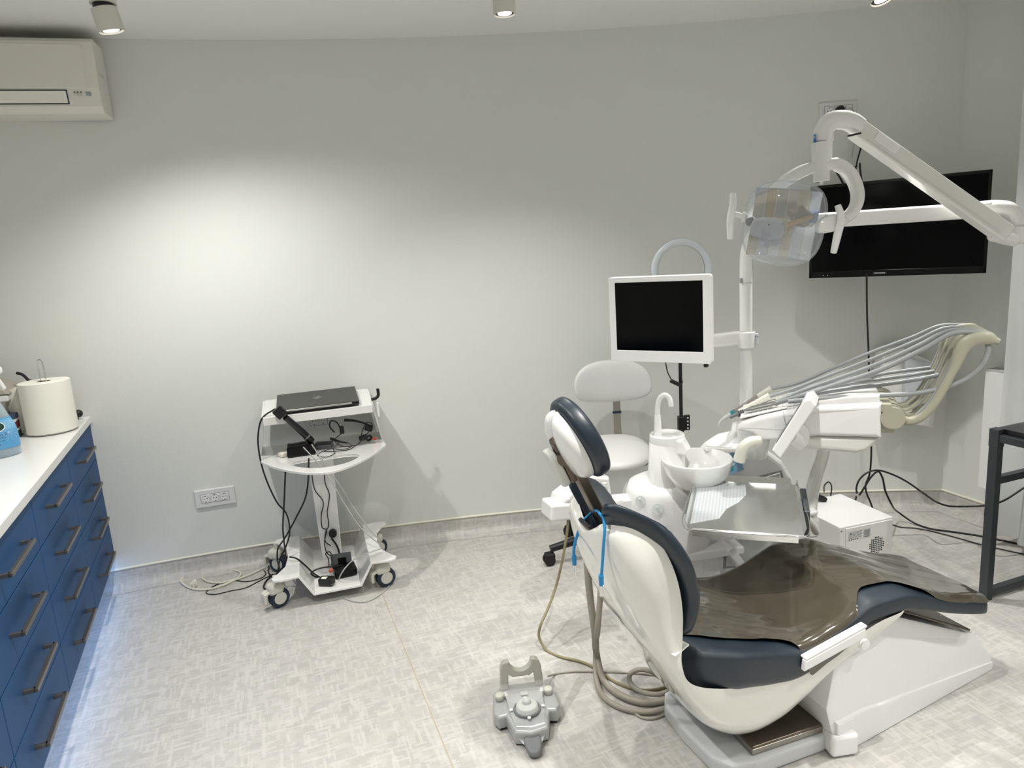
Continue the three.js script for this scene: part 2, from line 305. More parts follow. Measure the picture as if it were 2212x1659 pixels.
{ // spray bottle cut by the left picture edge
  const t = thing('spray_bottle', 'clear blue glass cleaner spray bottle at the left worktop edge', 'bottle', [-2.045, 0.921, -2.66], R(44)); t.scale.setScalar(1.24);
  const prof = [[0, 0], [0.062, 0], [0.066, 0.006], [0.067, 0.05], [0.064, 0.085], [0.05, 0.13], [0.037, 0.17], [0.031, 0.2], [0.026, 0.225], [0.018, 0.235], [0, 0.235]];
  part(t, 'bottle', deform(smooth(lathe(prof, 40)), (x, y, z) => [x, y, z * 0.62]), phy(0xd6e6ef, 0.12, { transmission: 0.55, thickness: 0 }));
  part(t, 'liquid', deform(smooth(lathe([[0, 0.004], [0.058, 0.004], [0.062, 0.01], [0.0625, 0.05], [0.0625, 0.052], [0, 0.052]], 36)), (x, y, z) => [x, y, z * 0.6]), phy(0x2f8fc6, 0.1, { transmission: 0.5, thickness: 0 }));
  const lab = canvasTex(768, 512, (c, w, h) => {
    c.fillStyle = '#5a9fd0'; c.fillRect(0, 0, w, h);
    c.fillStyle = '#cfe4f3'; for (let i = 0; i < 40; i++) { c.globalAlpha = 0.16; c.beginPath(); c.ellipse((i * 173) % w, 40 + (i * 71) % 150, 90, 26, 0.3, 0, 7); c.fill(); }
    c.globalAlpha = 0.55; c.strokeStyle = '#ffffff'; c.lineWidth = 3; for (let i = 0; i < 14; i++) { c.beginPath(); c.moveTo(560, 250); c.lineTo(560 + 190 * Math.cos(i * 0.45), 250 + 150 * Math.sin(i * 0.45)); c.stroke(); } c.globalAlpha = 1;
    c.fillStyle = '#ffffff'; c.beginPath(); c.ellipse(384, 130, 150, 92, 0, 0, 7); c.fill();
    c.fillStyle = '#173f33'; c.beginPath(); c.ellipse(384, 130, 140, 82, 0, 0, 7); c.fill();
    c.fillStyle = '#d8222f'; c.beginPath(); c.ellipse(384, 74, 66, 24, 0, 0, 7); c.fill();
    c.fillStyle = '#ffffff'; c.font = 'bold italic 110px sans-serif'; c.textAlign = 'center'; c.fillText('Cif', 384, 170);
    c.fillStyle = '#1c3c6e'; c.font = '62px sans-serif'; c.fillText('Windows &', 384, 286); c.font = '46px sans-serif'; c.fillText('SURFACES', 400, 334); c.font = '38px sans-serif'; c.fillText('Spring Fresh', 384, 384);
    c.fillStyle = '#16284a'; for (const [x, y] of [[330, 430], [372, 448], [405, 424]]) { c.beginPath(); c.moveTo(x, y - 22); c.lineTo(x + 24, y + 14); c.lineTo(x - 24, y + 14); c.fill(); }
  });
  const pg = table([0.02, 0.085, 0.13], [0.0678, 0.0655, 0.0515]);
  part(t, 'label', grid(28, 10, (u, v) => { const a = lerp(-1.3, 1.3, u), y = lerp(0.028, 0.125, v), r = pg(y) + 0.0006; return [Math.sin(a) * r, y, Math.cos(a) * r * 0.62]; }), std(0xffffff, 0.4, 0, { map: lab }));
  part(t, 'trigger_head', join(at(box(0.05, 0.05, 0.034, 0.012, 3), 0.0, 0.262, 0), at(box(0.05, 0.028, 0.028, 0.012, 3), 0.034, 0.272, 0), at(cyl(0.02, 0.022, 0.022, 24), 0, 0.232, 0), at(box(0.012, 0.055, 0.02, 0.005, 2), 0.045, 0.235, 0, 0, 0, 0.35)), M.white);
}
{ // beige tub with a slanted lid, striped packets inside
  const t = thing('storage_tub', 'beige plastic tub behind the spray bottle', 'tub', [-2.36, 0.921, -3.03], R(22));
  part(t, 'tub', prism([[-0.11, 0], [0.085, 0], [0.125, 0.165], [-0.15, 0.165]], 0.2, 0.006), std(0xb7b2a6, 0.55));
  part(t, 'rim', at(box(0.3, 0.03, 0.23, 0.008), -0.01, 0.178, 0), std(0xdedede, 0.5));
  part(t, 'lid', prism([[-0.17, 0.195], [0.145, 0.195], [0.13, 0.215], [0.02, 0.275], [-0.17, 0.29]], 0.235, 0.006), std(0xa8a297, 0.55));
  const p = thing('box_stack', 'stack of small striped packets beside the beige tub', 'packets', [-2.235, 0.921, -3.0], R(22));
  [[0x2b4a40, 0.03], [0xe2e2e0, 0.012], [0x6d1f29, 0.03], [0xd9dce0, 0.012], [0x39465e, 0.022]].reduce((y, [c, h]) => { part(p, 'packet', at(box(0.095, h, 0.11, 0.003), 0, y + h / 2, 0), std(c, 0.55)); return y + h; }, 0);
}
{
  const t = thing('black_hand_tool', 'black tool with a bent handle lying behind the paper roll', 'tool', [-2.1, 0.921, -3.16], 0);
  part(t, 'body', tube([[0.0, 0.03, -0.12], [-0.03, 0.045, -0.1], [-0.06, 0.1, -0.04], [-0.075, 0.17, 0.02], [-0.072, 0.228, 0.055]], 0.0105, 50, 12), M.black);
  part(t, 'handle', tube([[-0.072, 0.226, 0.055], [-0.094, 0.26, 0.06], [-0.118, 0.269, 0.06]], 0.0065, 20, 10), M.rubber);
  part(t, 'knob', at(new THREE.SphereGeometry(0.019, 20, 14), 0.004, 0.028, -0.125), M.black);
  part(t, 'foot', at(box(0.09, 0.035, 0.04, 0.008), -0.03, 0.0175, -0.09), M.black);
  const s = thing('paper_sheet', 'thin white paper sheet lying on the near worktop', 'paper', [-1.8, 0.9205, -2.17], R(-67));
  part(s, 'sheet', grid(20, 10, (u, v) => [lerp(-0.2, 0.16, u), 0.001 + 0.0022 * Math.abs(Math.sin(u * 9 + v * 3)), lerp(-0.03, 0.21, v)]), new THREE.MeshStandardMaterial({ color: 0xf4f3ee, roughness: 0.85, side: THREE.DoubleSide }));
}

// ------------------------------------------------------------------ air conditioner on the back wall
{
  const x = -1.775, s = (wallZ(x + 0.1) - wallZ(x - 0.1)) / 0.2, turn = -Math.atan(s);
  const t = thing('air_conditioner', 'beige wall air conditioner cut by the left picture edge', 'air conditioner', [x, 0, wallZ(x) + 0.008], turn);
  const prof = [[0, 2.30], [0, 2.612], [0.165, 2.608], [0.188, 2.59], [0.198, 2.49], [0.205, 2.4], [0.19, 2.325], [0.17, 2.298]];
  part(t, 'casing', at(prism(prof.map(([z, y]) => [z, y]), 0.82, 0.006), -0.41, 0, 0, 0, -Math.PI / 2), M.ac);
  const ac = new THREE.Group();
  part(t, 'front_panel', at(box(0.775, 0.186, 0.01, 0.004), -0.4325, 2.487, 0.1965, -0.085), M.ac);
  part(t, 'louver', at(box(0.66, 0.05, 0.008, 0.003), -0.46, 2.362, 0.2005, 0.2), std(0xf0eee6, 0.35));
  part(t, 'louver_gap', at(box(0.668, 0.058, 0.006, 0.001), -0.46, 2.362, 0.199, 0.2), M.navy);
  part(t, 'receiver_window', at(box(0.02, 0.016, 0.003, 0.001), -0.045, 2.374, 0.2025, 0.2), std(0x9aa3a6, 0.25));
  for (let i = 0; i < 3; i++) part(t, 'indicator_lamp', at(cyl(0.0026, 0.0026, 0.003, 12), -0.098 + i * 0.0125, 2.381, 0.2035, Math.PI / 2 + 0.2), M.black);
  const sym = canvasTex(128, 32, (c) => { c.fillStyle = '#e6e3da'; c.fillRect(0, 0, 128, 32); c.strokeStyle = '#77756d'; c.lineWidth = 4; c.beginPath(); c.moveTo(18, 6); c.lineTo(18, 26); c.stroke(); c.beginPath(); c.arc(64, 16, 9, 0, 7); c.stroke(); c.beginPath(); c.arc(108, 16, 9, 0.6, 5.6); c.stroke(); });
  part(t, 'symbol_print', at(new THREE.PlaneGeometry(0.038, 0.009), -0.085, 2.369, 0.2035, 0.2), std(0xffffff, 0.5, 0, { map: sym }));
  const side = canvasTex(256, 64, (c) => { c.fillStyle = '#e6e3da'; c.fillRect(0, 0, 256, 64); c.fillStyle = '#86837a'; c.font = 'italic 46px sans-serif'; c.fillText('INVERTER', 8, 48); });
  part(t, 'side_print', at(new THREE.PlaneGeometry(0.1, 0.02), 0.0006, 2.47, 0.1, 0, Math.PI / 2, Math.PI / 2 * 0), std(0xffffff, 0.5, 0, { map: side }));
}

// ------------------------------------------------------------------ wall sockets
function schuko(parent, x, name = 'socket_insert') {
  const g = part(parent, name, join(at(box(0.045, 0.045, 0.004, 0.001, 1), x, 0, 0.0105)), M.white);
  part(g, 'socket_cup', at(lathe([[0, -0.001], [0.0165, -0.001], [0.0175, 0.0025], [0.0195, 0.0028], [0.0195, -0.002]], 28), x, 0, 0.0115, Math.PI / 2), M.lightgrey);
  for (const dx of [-0.0075, 0.0075]) part(g, 'contact_hole', at(cyl(0.0027, 0.0027, 0.002, 12), x + dx, 0, 0.0117, Math.PI / 2), M.black);
  for (const dy of [-0.0155, 0.0155]) part(g, 'earth_clip', at(box(0.005, 0.005, 0.003, 0.0008, 1), x, dy, 0.0125), M.darkmetal);
  return g;
}
function socketPlate(label, x, y, n, w, h) {
  const s = (wallZ(x + 0.05) - wallZ(x - 0.05)) / 0.1;
  const t = thing('socket_plate', label, 'wall socket', [x, y, wallZ(x) + 0.002], -Math.atan(s));
  part(t, 'cover_plate', at(box(w, h, 0.014, 0.006, 3), 0, 0, 0.004), std(0xdfdfdf, 0.4));
  part(t, 'frame_line', at(box(n * 0.046 + 0.003, 0.049, 0.002, 0.0005, 1), 0, 0, 0.0105), M.midgrey);
  return t;
}
{
  const a = socketPlate('white triple socket plate low on the wall beside the trolley', -1.603, 0.41, 3, 0.2, 0.098);
  for (let i = -1; i <= 1; i++) schuko(a, i * 0.046);
  const b = socketPlate('white socket plate with black plug high above the television', 1.773, 2.178, 3, 0.19, 0.092);
  schuko(b, -0.046); schuko(b, 0);
  part(b, 'network_insert', at(box(0.045, 0.045, 0.004, 0.001, 1), 0.046, 0, 0.0105), M.white);
  part(b, 'network_jack', at(box(0.014, 0.014, 0.02, 0.002), 0.038, 0.008, 0.02), M.ivory);
  const p = thing('power_plug', 'black power plug in the high socket above the television', 'plug', [1.773, 2.178, wallZ(1.773) + 0.002], 0);
  part(p, 'plug_body', at(cyl(0.019, 0.02, 0.024, 24), 0, 0, 0.026, Math.PI / 2), M.black);
  part(p, 'cord', tube([[0.004, -0.004, 0.036], [0.03, -0.022, 0.05], [0.07, -0.06, 0.055], [0.1, -0.16, 0.06], [0.075, -0.26, 0.07], [0.045, -0.35, 0.1]], 0.004, 50, 8), M.black);
  for (const [y, x] of [[-0.2, 0.092], [-0.29, 0.066]]) part(p, 'cable_tie', at(box(0.016, 0.004, 0.014, 0.001, 1), x, y, 0.075), M.rubber);
  const q = thing('network_cable', 'pale network cable hanging from the high socket plate', 'cable', [1.773, 2.178, wallZ(1.773) + 0.002], 0);
  part(q, 'cord', tube([[0.04, 0.006, 0.03], [0.055, 0.0, 0.04], [0.07, -0.04, 0.045], [0.078, -0.1, 0.04], [0.06, -0.24, 0.04]], 0.003, 40, 8), M.cableGrey);
}

// ------------------------------------------------------------------ television
{
  const a = V(1.565, 0, -3.6), b = V(2.2, 0, -3.19), c = a.clone().add(b).multiplyScalar(0.5), turn = Math.atan2(-(b.z - a.z), b.x - a.x), w = a.distanceTo(b);
  const t = thing('television', 'flat black television on the wall beside the corner', 'television', [c.x, 1.57, c.z], turn);
  part(t, 'housing', box(w, 0.458, 0.04, 0.006), M.tvblack, [0, 0, -0.022]);
  part(t, 'bezel', join(at(box(w, 0.014, 0.006, 0.002), 0, 0.222, 0), at(box(w, 0.032, 0.006, 0.002), 0, -0.213, 0), at(box(0.014, 0.458, 0.006, 0.002), -w / 2 + 0.007, 0, 0), at(box(0.014, 0.458, 0.006, 0.002), w / 2 - 0.007, 0, 0)), M.tvblack);
  part(t, 'screen', at(box(w - 0.024, 0.42, 0.003, 0.0005, 1), 0, 0.008, -0.002), M.screen);
  const name = canvasTex(256, 40, (c2) => { c2.fillStyle = '#0a0a0b'; c2.fillRect(0, 0, 256, 40); c2.fillStyle = '#c9ccce'; c2.font = 'bold 32px sans-serif'; c2.textAlign = 'center'; c2.fillText('TELEFUNKEN', 128, 31); });
  part(t, 'name_print', at(new THREE.PlaneGeometry(0.062, 0.0095), -0.055, -0.213, 0.0034), std(0xffffff, 0.4, 0, { map: name }));
  for (const x of [-0.31, -0.29]) part(t, 'indicator', at(cyl(0.0022, 0.0022, 0.002, 10), x, -0.217, 0.0036, Math.PI / 2), M.lightgrey);
  part(t, 'wall_bracket', join(at(box(0.2, 0.2, 0.03, 0.004), 0.0, 0, -0.055), at(box(0.04, 0.05, 0.28, 0.004), -0.04, 0, -0.17, 0, R(25), 0)), M.darkmetal);
  const k = thing('antenna_rods', 'thin black cables behind the upper edge of the television', 'cable', [1.72, 1.76, -3.56], 0);
  part(k, 'cable', tube([[-0.02, 0.15, -0.12], [-0.015, 0.1, -0.06], [-0.005, 0.03, 0], [0, -0.02, 0.02]], 0.005, 24, 8), M.black);
  part(k, 'cable', tube([[0.12, 0.14, -0.1], [0.1, 0.09, -0.05], [0.085, 0.03, 0.0], [0.08, -0.02, 0.02]], 0.005, 24, 8), M.black);
}

// ------------------------------------------------------------------ white trolley with laptop
const TRY = { pos: [-0.99, 0, -3.31], turn: R(16) };
{
  const t = thing('equipment_trolley', 'white bent-metal trolley on castors carrying the laptop', 'trolley', TRY.pos, TRY.turn);
  const th = 0.012;
  // folded base: wing, web, pan, web, wing
  part(t, 'base_pan', at(box(0.225, th, 0.5, 0.003), 0.027, 0.055, 0.015), M.gloss);
  for (const [x0, x1, s] of [[-0.083, -0.14, 1], [0.137, 0.195, -1]]) {
    const dx = x1 - x0, dy = 0.1, L = Math.hypot(dx, dy);
    part(t, 'base_web', at(box(th, L + 0.01, 0.5, 0.003), (x0 + x1) / 2, 0.107, 0.015, 0, 0, Math.atan2(-dx, dy)), M.gloss);
  }
  const wing = (x) => [[0, -0.24], [0, 0.265], [-0.085 * x, 0.275], [-0.118 * x, 0.265], [-0.125 * x, 0.24], [-0.1 * x, 0.2], [-0.065 * x, 0.13], [-0.055 * x, 0.015], [-0.065 * x, -0.1], [-0.1 * x, -0.17], [-0.128 * x, -0.205], [-0.118 * x, -0.235], [-0.08 * x, -0.245]].map(([a, b]) => [a, -b]);
  for (const [x, s] of [[-0.138, 1], [0.193, -1]]) part(t, 'base_wing', at(prism(s > 0 ? wing(1) : wing(-1).reverse(), th, 0.003), x, 0.157, 0.0, -Math.PI / 2), M.gloss);
  part(t, 'column', deform(at(box(0.115, 0.62, 0.05, 0.006), 0.018, 0.36, -0.13), (x, y, z) => [0.018 + (x - 0.018) * lerp(0.85, 1.12, y / 0.66), y, z]), M.gloss);
  // lower shelf with a bowed front and a hand slot
  const front = curve([[0.345, 0, 0.0], [0.334, 0.019, 0], [0.255, 0.161, 0], [0.155, 0.276, 0], [0.06, 0.33, 0], [-0.033, 0.3, 0], [-0.117, 0.225, 0], [-0.193, 0.12, 0], [-0.255, 0.0, 0], [-0.266, -0.05, 0]]).getPoints(40).map(p => [p.x, -p.y]);
  const slot = [[-0.116, 0.123], [-0.093, 0.084], [0.037, 0.084], [0.168, 0.088], [0.201, 0.123], [0.19, 0.175], [0.126, 0.235], [0.035, 0.252], [-0.041, 0.222], [-0.1, 0.16]].map(([x, z]) => [x, -z]);
  part(t, 'shelf', at(prism([[-0.265, 0.29], [0.343, 0.29], ...front], th, 0.002, { hole: [slot] }), 0, 0.655, 0, -Math.PI / 2), M.gloss);
  for (const x of [-0.264, 0.342]) part(t, 'side_plate', deform(at(prism([[0.115, 0.655], [0.02, 0.85], [0.02, 0.875], [0.27, 0.905], [0.29, 0.9], [0.29, 0.655]], 0.01, 0.002), x < 0 ? -0.225 : 0.3, 0, 0, 0, Math.PI / 2, 0), (X, y, z) => [X + Math.sign(x) * 0.04 * Math.max(0, 0.87 - y) / 0.215, y, z]), M.gloss);
  part(t, 'top_shelf', at(box(0.52, 0.01, 0.3, 0.003), 0.038, 0.884, -0.145, 0.105), M.gloss);
  part(t, 'top_lip', at(box(0.52, 0.04, 0.008, 0.003), 0.038, 0.856, 0.006), M.gloss);
  part(t, 'cable_bracket', at(box(0.012, 0.075, 0.05, 0.004), 0.325, 0.845, -0.02), M.gloss);
  for (const [x, z, yaw] of [[-0.245, 0.2, 0.45], [0.258, 0.2, 0.25], [-0.255, -0.2, -0.5], [0.262, -0.18, 0.35]]) {
    const c = new THREE.Group(); c.name = 'castor'; t.add(c); c.position.set(x, 0, z); c.rotation.y = yaw;
    part(c, 'wheel_tyre', at(new THREE.TorusGeometry(0.036, 0.012, 14, 36), 0, 0.048, 0.012), M.navy);
    part(c, 'wheel_tyre', at(new THREE.TorusGeometry(0.036, 0.012, 14, 36), 0, 0.048, -0.012), M.navy);
    part(c, 'hub', at(cyl(0.034, 0.034, 0.044, 32), 0, 0.048, 0, Math.PI / 2), M.ivory);
    part(c, 'fork', join(at(box(0.075, 0.055, 0.06, 0.02, 4), -0.012, 0.098, 0), at(cyl(0.012, 0.012, 0.045, 16), -0.005, 0.135, 0)), M.ivory);
    part(c, 'brake_pedal', join(at(box(0.03, 0.014, 0.045, 0.005), -0.06, 0.088, 0, 0, 0, 0.3), at(box(0.014, 0.045, 0.045, 0.005), -0.07, 0.062, 0)), M.ivory);
  }
  // laptop, closed
  const l = thing('laptop', 'closed dark grey laptop lying on the top trolley shelf', 'laptop', TRY.pos, TRY.turn);
  const lg = (g) => at(g, 0.04, 0.9005, -0.135, 0.105);
  part(l, 'base', lg(box(0.395, 0.012, 0.262, 0.005)), M.black);
  part(l, 'lid', lg(at(box(0.395, 0.009, 0.262, 0.004), 0, 0.0125, 0)), M.laptop);
  part(l, 'hinge_strip', lg(at(cyl(0.005, 0.005, 0.32, 12), 0, 0.008, 0.132, 0, 0, Math.PI / 2)), M.steel);
  part(l, 'logo_ring', lg(at(new THREE.TorusGeometry(0.021, 0.0011, 8, 40), 0, 0.0172, 0.0, Math.PI / 2)), M.steel);
  const dl = canvasTex(128, 48, (c) => { c.fillStyle = '#5a5a59'; c.fillRect(0, 0, 128, 48); c.fillStyle = '#c2c2c0'; c.font = 'bold 40px sans-serif'; c.textAlign = 'center'; c.fillText('DELL', 64, 38); });
  part(l, 'logo_print', lg(at(new THREE.PlaneGeometry(0.03, 0.011), 0, 0.0173, 0, -Math.PI / 2)), std(0xffffff, 0.45, 0.3, { map: dl }));
  // black cradle with an intraoral camera lying across it
  const c = thing('camera_cradle', 'black square charging cradle on the lower trolley shelf', 'device', [TRY.pos[0] - 0.07, 0, TRY.pos[2] - 0.128], TRY.turn);
  part(c, 'body', at(deform(box(0.13, 0.055, 0.085, 0.008), (x, y, z) => [x * lerp(1.06, 0.97, (y + 0.03) / 0.06), y, z]), -0.035, 0.69, 0.11), M.tvblack);
  part(c, 'top_recess', at(box(0.09, 0.004, 0.03, 0.001), -0.05, 0.7185, 0.11), M.rubber);
  part(c, 'lever', at(box(0.05, 0.004, 0.006, 0.0015), -0.06, 0.722, 0.105, 0, 0.2, 0), M.grey);
  const s = thing('black_scanner_wand', 'black square-headed wand leaning from cradle to laptop', 'wand', TRY.pos, TRY.turn);
  part(s, 'shaft', capped(curve([[-0.012, 0.722, -0.03], [-0.065, 0.8, 0.0], [-0.118, 0.872, 0.03]]), u => 0.0175 - 0.003 * u, 20, 14), M.black);
  part(s, 'head', at(box(0.05, 0.05, 0.035, 0.004), -0.139, 0.9, 0.036, 0, 0, 0.65), M.black);
  part(s, 'collar', at(cyl(0.019, 0.019, 0.006, 20), -0.03, 0.748, -0.02, 0, 0, 0.62), M.midgrey);
  const d = thing('card_reader', 'small flat black box with grey sides on the trolley shelf', 'device', [TRY.pos[0] - 0.07, 0, TRY.pos[2] - 0.128], TRY.turn);
  part(d, 'case', at(box(0.085, 0.022, 0.06, 0.003), 0.075, 0.673, 0.04, 0, -0.25, 0), M.midgrey);
  part(d, 'top_cover', at(box(0.083, 0.003, 0.058, 0.001), 0.075, 0.6855, 0.04, 0, -0.25, 0), M.black);
  const e = thing('white_adapter', 'small white plug adapter left of the black cradle', 'adapter', [TRY.pos[0] - 0.07, 0, TRY.pos[2] - 0.128], TRY.turn);
  part(e, 'case', at(box(0.05, 0.024, 0.05, 0.008), -0.118, 0.673, 0.1, 0, 0.4, 0), M.plug);
  // headset with cable tangle
  const h = thing('wired_headset', 'tangled black headset with clips at the right of the shelf', 'headset', [TRY.pos[0] - 0.07, 0, TRY.pos[2] - 0.128], TRY.turn);
  part(h, 'ear_band', tube([[0.135, 0.735, 0.05], [0.115, 0.77, 0.045], [0.125, 0.795, 0.04], [0.15, 0.785, 0.04], [0.165, 0.755, 0.05], [0.175, 0.735, 0.06]], 0.0035, 50, 8), M.black);
  part(h, 'clip', at(box(0.022, 0.04, 0.016, 0.005), 0.172, 0.745, 0.055), M.black);
  part(h, 'boom', capped(curve([[0.19, 0.79, 0.04], [0.24, 0.782, 0.05], [0.28, 0.768, 0.06], [0.31, 0.752, 0.06]]), u => 0.008 - 0.004 * u, 24, 10), M.black);
  part(h, 'boom', capped(curve([[0.11, 0.715, 0.08], [0.15, 0.695, 0.085], [0.19, 0.682, 0.09]]), u => 0.007 - 0.003 * u, 24, 10), M.black);
  part(h, 'ear_pad', at(cyl(0.016, 0.018, 0.034, 20), 0.305, 0.74, 0.07, 0.3, 0, 1.2), M.rubber);
  part(h, 'ear_pad', at(new THREE.TorusGeometry(0.013, 0.006, 10, 24), 0.3, 0.69, 0.08, 0.4, 0.3), M.rubber);
  part(h, 'swivel', at(box(0.045, 0.026, 0.03, 0.008), 0.272, 0.695, 0.08, 0, 0, 0.2), M.black);
  part(h, 'orange_clip', at(new THREE.TorusGeometry(0.01, 0.0045, 8, 20), 0.327, 0.684, 0.085, 1.1, 0, 0), M.orange);
  part(h, 'cord', tube([[0.165, 0.725, 0.06], [0.13, 0.705, 0.09], [0.16, 0.678, 0.12], [0.2, 0.668, 0.11], [0.25, 0.675, 0.1], [0.27, 0.72, 0.06], [0.3, 0.765, 0.05], [0.325, 0.755, 0.06], [0.3, 0.72, 0.08], [0.25, 0.685, 0.12], [0.2, 0.665, 0.15], [0.12, 0.667, 0.16], [0.07, 0.668, 0.14]], 0.0022, 160, 7), M.black);
  part(h, 'cord', tube([[0.19, 0.685, 0.09], [0.21, 0.668, 0.11], [0.16, 0.665, 0.14], [0.11, 0.665, 0.1], [0.06, 0.665, 0.13], [0.04, 0.664, 0.18], [0.08, 0.665, 0.235], [0.12, 0.666, 0.2], [0.12, 0.672, 0.13], [0.15, 0.69, 0.09]], 0.0018, 140, 7), M.black);
  const hk = thing('black_hook', 'small black hook clipped to the trolley top corner', 'hook', TRY.pos, TRY.turn);
  part(hk, 'hook', tube([[0.3, 0.888, -0.06], [0.325, 0.893, -0.06], [0.337, 0.905, -0.06], [0.338, 0.94, -0.06]], 0.008, 24, 10), M.black);
  const sk2 = socketPlate('wall socket behind the trolley, seen under the laptop', -1.05, 0.755, 2, 0.14, 0.095); schuko(sk2, -0.023); schuko(sk2, 0.023);
  // power supplies lying in the base pan
  const ps = thing('power_brick', 'black power brick lying in the trolley base pan', 'power supply', TRY.pos, TRY.turn);
  part(ps, 'case', at(box(0.11, 0.04, 0.09, 0.008), 0.07, 0.085, 0.12, 0, 0.1, 0), M.tvblack);
  const pt = thing('black_terminal', 'dark grey square terminal standing in the trolley base pan', 'device', TRY.pos, TRY.turn);
  part(pt, 'case', at(box(0.1, 0.075, 0.03, 0.006), 0.06, 0.105, 0.05, -0.5, 0.1, 0), std(0x2b2f31, 0.4));
  part(pt, 'window', at(box(0.04, 0.03, 0.003, 0.001), 0.064, 0.112, 0.067, -0.5, 0.1, 0), M.screen);
  const wp = thing('plug_adapter', 'black plug power adapter with white label in the trolley pan', 'adapter', TRY.pos, TRY.turn);
  part(wp, 'case', at(box(0.07, 0.035, 0.045, 0.005), -0.02, 0.082, 0.2, 0, -0.45, 0), M.black);
  part(wp, 'rating_label', at(box(0.026, 0.001, 0.022, 0.0003, 1), -0.03, 0.1002, 0.2, 0, -0.45, 0), M.paper);
  for (const k of [0, 1]) part(wp, 'pin', at(cyl(0.0022, 0.0022, 0.02, 8), 0.0 + k * 0.014, 0.078, 0.232 - k * 0.006, Math.PI / 2), M.steel);
  part(wp, 'orange_tag', at(box(0.02, 0.012, 0.012, 0.002), 0.005, 0.112, 0.16, 0, 0.5, 0.2), M.orange);
}

// ------------------------------------------------------------------ black stand with ring light
{
  const t = thing('ring_light_stand', 'switched-off ring light on a thin black stand behind the monitor', 'ring light', [0.85, 0, -3.4], 0);
  part(t, 'ring', at(deform(new THREE.TorusGeometry(0.13, 0.0175, 14, 72), (x, y, z) => [x, y, z * 0.55]), 0.0, 1.44, 0.03), phy(0xccd2d6, 0.3, { clearcoat: 0.4 }));
  part(t, 'back_ring', at(deform(new THREE.TorusGeometry(0.13, 0.0185, 10, 72), (x, y, z) => [x, y, z * 0.4]), 0.0, 1.44, 0.022), std(0x8f979c, 0.5));
  part(t, 'mount', join(at(box(0.06, 0.012, 0.02, 0.004), 0, 1.325, 0.03), at(box(0.012, 0.06, 0.02, 0.003), 0, 1.31, 0.025)), M.black);
  part(t, 'upper_pole', at(cyl(0.009, 0.009, 0.68, 16), -0.008, 0.98, 0), M.black);
  part(t, 'lower_pole', at(cyl(0.0125, 0.0125, 0.58, 16), -0.008, 0.4, 0), M.black);
  part(t, 'clamp', join(at(box(0.035, 0.075, 0.035, 0.006), -0.008, 0.67, 0), at(box(0.03, 0.08, 0.012, 0.004), 0.018, 0.675, 0.01)), M.black);
  for (let i = 0; i < 4; i++) part(t, 'rivet', at(cyl(0.0045, 0.0045, 0.003, 12), 0.021, 0.7 - i * 0.018, 0.0165, Math.PI / 2), M.lightgrey);
  for (let i = 0; i < 3; i++) { const a = i * 2.094 + 0.4; part(t, 'tripod_leg', tube([[-0.008, 0.3, 0], [0.16 * Math.cos(a), 0.14, 0.16 * Math.sin(a)], [0.3 * Math.cos(a), 0.009, 0.3 * Math.sin(a)]], 0.008, 20, 8), M.black); }
  part(t, 'cord', tube([[-0.06, 1.06, 0.02], [-0.085, 1.01, 0.03], [-0.08, 0.95, 0.03], [-0.06, 0.905, 0.02]], 0.0028, 30, 8), M.black);
  part(t, 'inline_switch', at(box(0.055, 0.02, 0.014, 0.006), -0.04, 0.885, 0.02, 0, 0, -0.5), M.black);
  part(t, 'cord', tube([[-0.02, 0.873, 0.02], [-0.005, 0.88, 0.02], [-0.012, 0.93, 0.015], [-0.008, 0.98, 0.012]], 0.0028, 24, 8), M.black);
}

